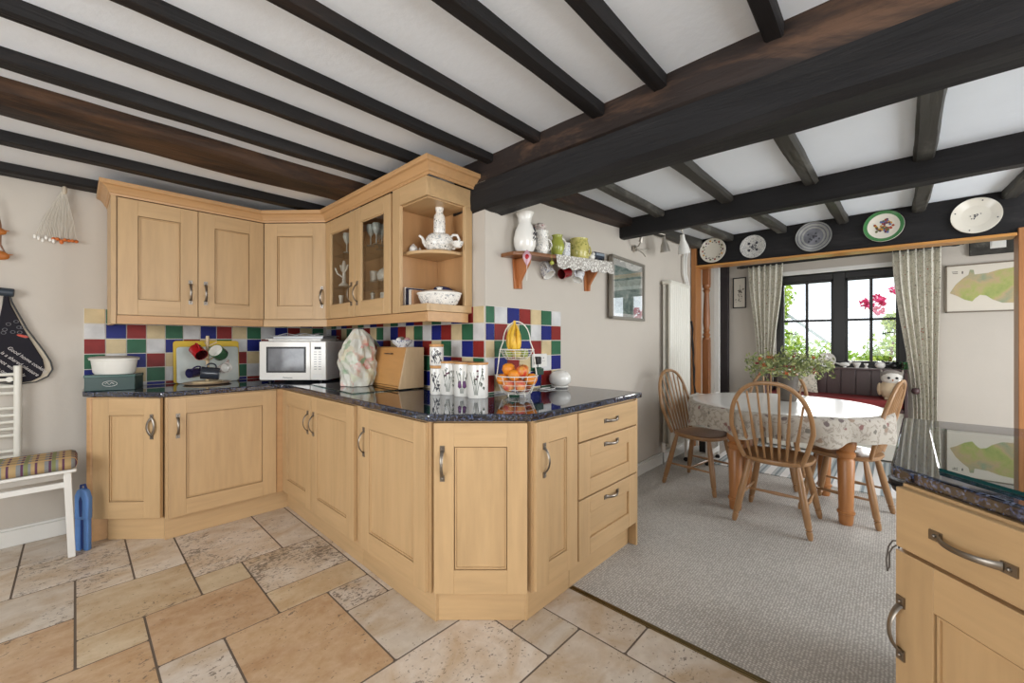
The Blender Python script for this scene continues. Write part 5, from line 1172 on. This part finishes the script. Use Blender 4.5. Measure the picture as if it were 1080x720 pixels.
# ------------------------------------------------------------------ shelf of jugs on the side wall
t = thing('wall_shelf', 'small dark wood wall shelf on two orange brackets, with mugs hung below', 'shelf', (2.205, YC, 1.755))
tilt = .07
m = MB(); m.prism([(-.50, -.10), (-.44, -.145), (.48, -.145), (.52, -.10), (.52, -.0), (-.50, -.0)], -.022, 0); bd_ = build('board', m, M['shelf'], t, bevel=.003)
t.rotation_euler = (0, -tilt, 0)
for x in (-.37, .40):
    m = MB(); a = [(-.005,-.024),(-.115,-.024),(-.108,-.06),(-.060,-.12),(-.030,-.165),(-.026,-.205),(-.005,-.205)]
    A = [m.v((x-.012, y, z)) for y, z in a]; B = [m.v((x+.012, y, z)) for y, z in a]; m.f(A); m.f(B[::-1])
    for i in range(len(a)): m.f([A[i], A[(i+1) % len(a)], B[(i+1) % len(a)], B[i]])
    A = [m.v((x-.035, y, z)) for y, z in ((-.001,-.024),(-.012,-.024),(-.012,-.205),(-.001,-.205))]; B = [m.v((x+.035, v.co.y, v.co.z)) for v in A]; m.f(A); m.f(B[::-1])
    for i in range(4): m.f([A[i], A[(i+1)%4], B[(i+1)%4], B[i]])
    build('bracket', m, M['bracket'], t, bevel=.002)
def lace(u, v):
    x = -.16+.69*u; w_ = math.sin(u*40)
    if v < .3: return (x, -.02-.125*(v/.3), .0018)
    k = (v-.3)/.7; return (x, -.148-.008*k-.006*w_*k, .0018-(.075+.016*abs(math.sin(u*18)))*k)
m = MB(); m.grid(lace, 150, 10)
n = NT('white_lace'); n.set(Roughness=.85); vo = n.n('ShaderNodeTexVoronoi', Scale=70); n.l(n.coord(), vo.inputs['Vector']); n.base(n.ramp(vo.outputs['Distance'], [(.2, lin(238, 236, 230)), (.6, lin(168, 162, 154))])); n.bump(vo.outputs['Distance'], -.5, .004)
o = build('lace_runner', m, n.m, solid=.0015); o.location = t.location; o.rotation_euler = t.rotation_euler; o.location.z += .001; tag(o, 'white lace runner with a scalloped edge hanging over the shelf of jugs', 'lace runner')
def sp_(dx, dy, dz=0): return (2.205+dx, YC+dy, 1.757+dz+math.tan(tilt)*dx)
def jug(label, loc, prof, mat, hr, yaw=0, sp=None, name='jug', cat='jug', grp='jugs and pots on the wall shelf', mat2=None):
    t = thing(name, label, cat, loc, yaw, grp)
    m = MB(); m.lathe(prof, seg=28); build('pot_body', m, mat, t)
    z0, z1, rr, out = hr
    m = MB(); m.tube([(rr+out*math.sin(a)-.002, 0, (z0+z1)/2-(z1-z0)/2*math.cos(a)) for a in [PI*i/12 for i in range(13)]], .0055, 8); build('handle', m, mat2 or mat, t)
    if sp:
        m = MB(); m.tube([(-sp[0], 0, sp[1]), (-sp[0]-sp[2]*.6, 0, sp[1]+sp[3]*.5), (-sp[0]-sp[2], 0, sp[1]+sp[3])], [.014,.009,.007], 10); build('spout', m, mat2 or mat, t)
    return t
YW = math.radians(-20)
jug('tall white floral ewer at the left end of the wall shelf', sp_(-.37, -.075), [(0,0),(.045,0),(.05,.006),(.064,.04),(.068,.08),(.058,.13),(.038,.175),(.040,.205),(.056,.238),(.052,.238),(.034,.2),(0,.18)], M['ceramic'], (.06, .19, .052, .05), .3)
jug('small white jug with grey flowers beside the tall ewer', sp_(-.235, -.095), [(0,0),(.032,0),(.045,.03),(.044,.065),(.036,.095),(.044,.118),(.040,.118),(.03,.09),(0,.08)], M['dpot'], (.03, .10, .04, .035), -.3)
jug('flowered cream jug with a patterned rim behind the small jug', sp_(-.19, -.045), [(0,0),(.035,0),(.045,.05),(.045,.13),(.055,.155),(.05,.155),(.04,.13),(0,.12)], M['dpot'], (.05, .13, .043, .035), 0)
ew = [o_ for o_ in bpy.data.objects if o_.get('label', '').startswith('tall white floral ewer')][0]
m = MB(); rr = random.Random(5)
for i in range(9):
    a = rr.uniform(-2.0, -.6); z = rr.uniform(.05, .15); q = .070 if z < .11 else .060
    m.tube([(q*math.cos(a), q*math.sin(a), z), (q*math.cos(a+.12), q*math.sin(a+.12), z+.014), (q*math.cos(a+.3), q*math.sin(a+.3), z+.008), (q*math.cos(a+.2), q*math.sin(a+.2), z-.008)], [.0015, .0045, .0045, .001], 5)
build('painted_sprig', m, DM[4], ew)
small__ = lathe_thing('sugar_bowl', 'little pink and grey flowered bowl balanced on the cream jug', 'bowl', tuple(Vector(sp_(-.19, -.045))+Vector((0,0,.156))), [(0,0),(.02,0),(.036,.02),(.034,.04),(.02,.05),(0,.054)], floral('pink_printed_glaze', lin(220,206,200), [lin(170,60,70), lin(90,80,90)], 60, .45), 22)
grn_ = plain('lime_green_glaze', lin(160, 166, 74), .15, nz=.2); ygl = floral('yellow_green_glaze', lin(196, 186, 110), [lin(120,130,60), lin(214,206,160), lin(90,70,40)], 26, .42, lin(150,150,80)); ygl.node_tree.nodes['Principled BSDF'].inputs['Roughness'].default_value = .2
jug('lime green jug with a white handle in the middle of the wall shelf', sp_(-.07, -.09), [(0,0),(.024,0),(.03,.01),(.045,.05),(.046,.08),(.034,.11),(.03,.125),(.036,.138),(.032,.138),(0,.11)], grn_, (.05, .125, .036, .04), -.2, mat2=M['ceramic'])
jug('blue and white mug between the green jug and the yellow pot', sp_(.04, -.07), [(0,0),(.036,0),(.038,.006),(.038,.10),(.034,.10),(.033,.01),(0,.01)], M['bluepot'], (.02, .08, .036, .028), 2.6, name='mug', cat='mug')
jug('large yellow-green pot with a dark interior right of centre on the wall shelf', sp_(.20, -.075), [(0,0),(.06,0),(.068,.01),(.072,.06),(.068,.11),(.060,.135),(.064,.145),(.058,.145),(.055,.12),(0,.11)], ygl, (.03, .12, .064, .045), -.3)
m = MB(); m.sph((0,0,.024), (.03,.022,.024)); m.sph((.02,0,.05), .014); o = build('china_ornament', m, M['ceramic']); o.location = sp_(.325, -.10, .003); tag(o, 'small pale china ornament left of the dark camper-shaped tin', 'ornament')
t = thing('novelty_tin', 'dark blue van-shaped tin with a red front at the right of the wall shelf', 'tin', sp_(.42, -.085, .004), -.15)
m = MB(); m.box(-.055, .06, -.028, .028, .012, .065); build('tin_body', m, plain('dark_blue_tin', lin(38, 48, 62), .3), t, bevel=.010)
m = MB(); m.box(-.064, -.05, -.024, .024, .014, .058); tag(build('tin_front', m, plain('red_tin', lin(160, 34, 40), .3), t, bevel=.003), 'red front')
m = MB(); m.box(-.040, .050, -.030, -.027, .038, .056); build('tin_windows', m, plain('grey_tin_window', lin(130, 140, 150), .3), t)
for x in (-.035, .035):
    m = MB(); m.cyl((x, -.031, .013), (x, .031, .013), .013); build('wheel', m, M['black'], t)
# mugs under the shelf
def hang(label, px, py, tt, R, o_, i_, r_=.042, h_=.085, sd=0): return mug(label, wv(px, py, tt), R, o_, i_, r_, h_, sd, 'mugs hanging under the wall shelf')
hang('blue and white striped mug hanging under the left of the wall shelf', 575.5, 284, 2.68, axis(.35,-.6,.3), M['bluepot'], M['ceramic'], .043, .10, 2.4)
hang('dark red mug hanging under the middle of the wall shelf', 596, 288, 2.74, axis(-.7,-.25,.6), pcol('dark_red_glaze', 120, 22, 28), pcol('dark_red_inside', 96, 30, 30), .034, .075, 1.3)
hang('small blue and white cup hanging under the right of the wall shelf', 610.5, 291, 2.80, axis(-.3,-.75,.4), M['bluepot'], M['ceramic'], .034, .07, 1.6)
t = thing('hanging_heart', 'glass-fronted red and white drop ornament hanging on the left bracket', 'ornament', (1.765, 1.538, 1.688), AZ-PI/2)
m = MB(); m.lathe([(0,-.055),(.006,-.045),(.024,-.01),(.026,.008),(.014,.026),(.004,.038),(0,.042)], seg=22, sy=.35); build('drop', m, plain('pink_glaze', lin(190, 150, 160), .15), t)
m = MB(); m.sph((0,-.006,0), (.013,.006,.015)); tag(build('centre', m, pcol('red_centre', 170, 30, 40), t), 'red centre')
m = MB(); m.tube([(0,0,-.05), (.001,0,-.1), (0,0,-.135)], .0015, 5); m.tube([(0,0,.04),(0,.008,.07)], .001, 5); build('cord', m, M['ceramic'], t)
t = thing('bead_pendant', 'pale green bead hanging on a cord from the green jug side of the shelf', 'ornament', wv(582, 277, 2.52), AZ-PI/2)
m = MB(); m.sph((0,0,0), .014); build('bead', m, grn_, t)
m = MB(); m.tube([(0,0,.012), (-.001,0,.06), (-.004,.0,.10)], .0016, 5); build('cord', m, grn_, t)
# ------------------------------------------------------------------ left wall
t = thing('towel_radiator', 'cream ladder towel radiator on the wall behind the stool', 'towel radiator', (-.495, YA-.045, .515))
for x in (-.265, .265):
    m = MB(); m.tube([(x, 0, 0), (x, 0, .548)], .0165, 12); build('upright', m, M['offw'], t)
for z in (1.018, .988, .948, .910, .822, .781, .742, .703, .664, .574, .540):
    m = MB(); m.cyl((-.262, -.0, z-.52), (.262, 0, z-.52), .0095, seg=10); build('rail', m, M['offw'], t)
for x in (-.2, .235):
    m = MB(); m.cyl((x, -.015, .47), (x, .044, .47), .015); build('wall_bracket', m, M['offw'], t)
m = MB(); m.tube([(.235, 0, -.0), (.235, 0, -.10), (.235, .04, -.10)], .007); m.cyl((.235, 0, -.10), (.235, -.05, -.11), .014); build('valve', m, M['chrome'], t)
# oven glove
t = thing('oven_glove', 'black double oven glove with white lettering hanging on the left wall', 'oven glove', (-.212, YA-.02, .992)); t.scale = (1.12, 1, 1.04)
pts = [(-.062,.455),(-.045,.470),(-.035,.42),(.015,.275),(.075,.145),(.098,.085),(.105,.04),(.088,.0),(.045,-.03),(-.02,-.038),(-.10,-.02),(-.30,.05),(-.36,.11),(-.34,.17),(-.22,.20),(-.12,.24),(-.075,.32)]
m = MB(); m.xprism(pts, 0, .008); build('backing', m, plain('cream_edging', lin(196, 184, 164), .9), t, bevel=.003)
pk = [(-.060,.455),(-.048,.466),(-.040,.41),(.005,.27),(.045,.165),(.070,.10),(.076,.05),(.062,.0),(.03,-.024),(-.02,-.032),(-.10,-.014),(-.30,.056),(-.35,.11),(-.33,.16),(-.21,.195),(-.115,.235),(-.08,.32)]
m = MB(); m.xprism(pk, -.012, .004); build('mitt', m, plain('black_cotton', lin(24, 21, 30), .9), t, bevel=.005)
m = MB(); m.tube([(x, -.006, z) for x, z in pts], .0035, 6, closed=True); build('piping', m, M['black'], t)
white_ink = plain('white_lettering', lin(206, 200, 196), .8)
ca = math.radians(-48)
for i, ln in enumerate(('Good home cooking', 'is a shared pleasure', 'not with only', 'family or friends')):
    dx, dz = .018-i*.026, .098-i*.022
    text_mesh('lettering', ln, .0225, white_ink, t, (dx, -.0128, dz), (PI/2, -ca, 0)) if False else None
    o = text_mesh('lettering', ln, .0235, white_ink, t, (dx, -.0128, dz), (0, 0, 0)); o.rotation_euler = (Matrix.Rotation(-ca, 4, 'Y') @ Matrix.Rotation(PI/2, 4, 'X')).to_euler()
m = MB(); m.sph((.0, -.0125, .235), (.022,.002,.007), 12, 6, R=Matrix.Rotation(.35, 4, 'Y')); tag(build('chilli_motif', m, plain('red_print', lin(196, 84, 70), .8), t), 'red chilli print')
for i in range(9):
    m = MB(); x = random.uniform(-.05, .03); z = .36-abs(x)*1.6-random.random()*.12; x -= .02; m.tube([(x+.008*math.cos(a), -.0125, z+.008*math.sin(a)) for a in [2*PI*k/10 for k in range(10)]], .0012, 4, closed=True); build('motif', m, gtx, t)
m = MB(); m.cyl((-.36, YA-.03, 1.497), (-.244, YA-.03, 1.489), .023, .024, 16); o = build('coat_peg_rail', m, plain('slate_blue_paint', lin(48, 58, 68), .4), bevel=.004); tag(o, 'dark slate blue rounded peg from which the oven glove hangs', 'peg')
m = MB(); m.tube([(-.048, -.008, .462), (-.06, -.012, .487), (-.075, -.03, .50)], .003, 5); build('hanging_loop', m, M['black'], t)
# string ornaments
t = thing('string_ornament', 'tassel of white strings with orange and white beads hung left of the cabinets', 'ornament', (-.045, YA-.035, 2.155))
m = MB()
for i in range(26):
    u = i/25; x = -.115+.165*u; m.tube([(.0, 0, .0), (.0+x*.25+.004*math.sin(i), -.004*math.cos(i), -.06), (x*.75, -.01*math.sin(i*2.1), -.20), (x, -.006*math.cos(i*1.7), -.315+.02*abs(u-.5))], .0017, 4)
build('strings', m, plain('white_string', lin(214, 208, 196), .9), t)
m = MB(); m.sph((0,0,-.012), (.012,.01,.03)); m.tube([(0,0,.0), (.01,0,.03), (.03,0,.045)], .003, 5); m.tube([(0,0,.0), (-.004,0,.03), (.01,0,.05)], .003, 5); build('knot', m, plain('natural_string', lin(196, 184, 164), .9), t)
ob = plain('orange_beads', lin(206, 110, 46), .6, nz=.2)
for i in range(7):
    m = MB(); x = -.045+.095*i/6; m.sph((x, -.008*(i % 2), -.322-.012*(i == 2)), (.010,.009,.010+.006*(i == 2)), 9, 6); build('orange_bead', m, ob, t)
for i in range(6):
    m = MB(); x = -.12+.075*i/5; m.sph((x, -.008*(i % 2), -.322-.008*(i % 3)), (.008,.008,.014), 9, 6); build('white_bead', m, M['ceramic'], t)
t = thing('bird_garland', 'hanging string of carved orange birds at the left edge of the wall', 'ornament', (-.318, YA-.03, 1.965))
m = MB(); m.tube([(-.0, 0, .06), (.012, 0, -.02), (.02, 0, -.09), (.022, 0, -.20), (.04, 0, -.245)], [.003,.006,.008,.005,.003], 6); build('cord', m, M['shelf'], t)
for (x, z, s_) in ((.010, -.125, 1.0), (.012, -.262, 1.25)):
    m = MB(); m.sph((x, -.01, z), (.038*s_, .014, .022*s_), 14, 8, R=Matrix.Rotation(.2, 4, 'Y')); m.tube([(x+.025*s_, -.01, z+.004), (x+.048*s_, -.01, z+.006)], [.006, .001], 6); build('bird', m, plain('carved_orange_wood', lin(186, 110, 42), .5, nz=.25), t)
# stool
t = thing('stool', 'white wooden stool with a tartan padded seat in front of the towel radiator', 'stool', (-.235, 3.46, 0))
n = NT('tartan_wool'); n.set(Roughness=.95); v = n.coord()
def stripes(axis_, sc, lo, hi, loc=(0,0,0)):
    wv_ = n.n('ShaderNodeTexWave', Scale=sc, Distortion=0); wv_.bands_direction = axis_; n.l(n.coord((1,1,1), loc=loc), wv_.inputs['Vector']); return n.ramp(wv_.outputs['Fac'], [(lo, (0,0,0)), (hi, (1,1,1))])
c1 = n.mix(stripes('X', 3.2, .45, .5), lin(176, 150, 106), lin(132, 134, 134)); c1 = n.mix(stripes('X', 6.4, .9, .93, (.03,0,0)), c1, lin(96, 60, 84)); c1 = n.mix(stripes('Y', 5, .8, .84), c1, lin(206, 170, 120)); c1 = n.mix(stripes('X', 3.2, .93, .96, (.09,0,0)), c1, lin(130, 134, 88))
n.base(c1)
m = MB(); m.box(-.255, .245, -.125, .155, .492, .560); build('padded_seat', m, n.m, t, bevel=.028)
m = MB(); m.box(-.25, .24, -.120, .150, .478, .494); build('seat_frame', m, M['white'], t, bevel=.002)
for x, y in ((-.22, -.09), (.205, -.09), (-.22, .125), (.205, .125)):
    m = MB(); x2 = x+(.018 if x > 0 else -.018); a = [(x-.015, y-.015), (x+.015, y-.015), (x+.015, y+.015), (x-.015, y+.015)]
    A = [m.v((p, q, .479)) for p, q in a]; B = [m.v((p+x2-x, q, .001)) for p, q in a]; m.f(A); m.f(B[::-1])
    for i in range(4): m.f([A[i], A[(i+1)%4], B[(i+1)%4], B[i]])
    build('leg', m, M['white'], t, bevel=.002)
for y in (-.09, .125):
    m = MB(); m.box(-.21, .20, y-.008, y+.008, .395, .425); build('rail', m, M['white'], t, bevel=.002)
# blue folded step
t = thing('folded_step', 'small blue folded plastic step leaning against the end of the cabinets', 'step stool', (.035, 3.42, 0), math.radians(-46))
blu = plain('mid_blue_plastic', lin(86, 128, 186), .45, nz=.12); dbl = plain('dark_blue_plastic', lin(30, 58, 120), .5)
m = MB(); m.box(-.042, -.012, -.012, .012, .001, .25); m.box(.006, .034, -.012, .012, .001, .26); build('leg_frame', m, blu, t, bevel=.005)
m = MB(); m.box(-.016, .010, -.006, .010, .01, .25); build('web', m, dbl, t)
m = MB(); pts = [(-.040,.18),(.036,.18),(.038,.30),(.024,.345),(.0,.362),(-.026,.352),(-.040,.32)]; m.xprism(pts, -.016, .014); build('step_panel', m, blu, t, bevel=.006)
m = MB(); m.xprism([(-.008,.20),(.004,.20),(.006,.29),(-.004,.315),(-.012,.29)], -.018, -.0155); build('slot', m, dbl, t)
m = MB(); m.tube([(-.018, 0, .355), (-.016, 0, .375), (.004, 0, .380), (.012, 0, .355)], .006, 8); build('hinge_loop', m, dbl, t)
# ------------------------------------------------------------------ right foreground
m = MB(); m.prism([(1.39, -.075), (2.02, -.085), (1.98, -.80), (1.12, -.80), (1.135, -.33)], .9025, .9105)
o = build('glass_board', m, [M['gboard'], M['gedge']], bevel=.0); tag(o, 'large tinted glass board with dark teal edges on the right foreground worktop', 'glass board')
for p in o.data.polygons:
    if abs(p.normal.z) < .5: p.material_index = 1
for i, (x, y) in enumerate(((1.46, -.16), (1.95, -.16), (1.90, -.72), (1.2, -.72))): pass
t = thing('pet_bowl', 'black bowl on a wire stand behind the right foreground cabinet', 'bowl', (3.06, -.06, .004))
m = MB(); m.lathe([(0,.385),(.06,.385),(.075,.40),(.095,.46),(.088,.46),(.068,.405),(0,.40)], seg=26); build('bowl', m, M['black'], t)
m = MB(); m.tube([(.09*math.cos(a), .09*math.sin(a), .43) for a in [2*PI*i/24 for i in range(24)]], .004, 6, closed=True)
for a in (.5, 2.6, 4.7): m.tube([(.09*math.cos(a), .09*math.sin(a), .43), (.07*math.cos(a+.3), .07*math.sin(a+.3), .2), (.10*math.cos(a), .10*math.sin(a), .003)], .004, 6)
build('wire_stand', m, M['black'], t)
m = MB(); c = Vector((1.82, .045, .0))
m.tube([(1.372,-.004,.722),(1.385,.006,.715),(1.405,.014,.69),(1.41,.018,.655),(1.40,.016,.63),(1.39,.012,.645),(1.392,.012,.68),(1.38,.006,.70),(1.37,-.002,.712)], .0018, 6)
o = build('hanging_cable', m, plain('grey_cable', lin(96, 92, 88), .5)); tag(o, 'thin grey wire loop sticking out at the left corner of the right foreground cabinet', 'cable')
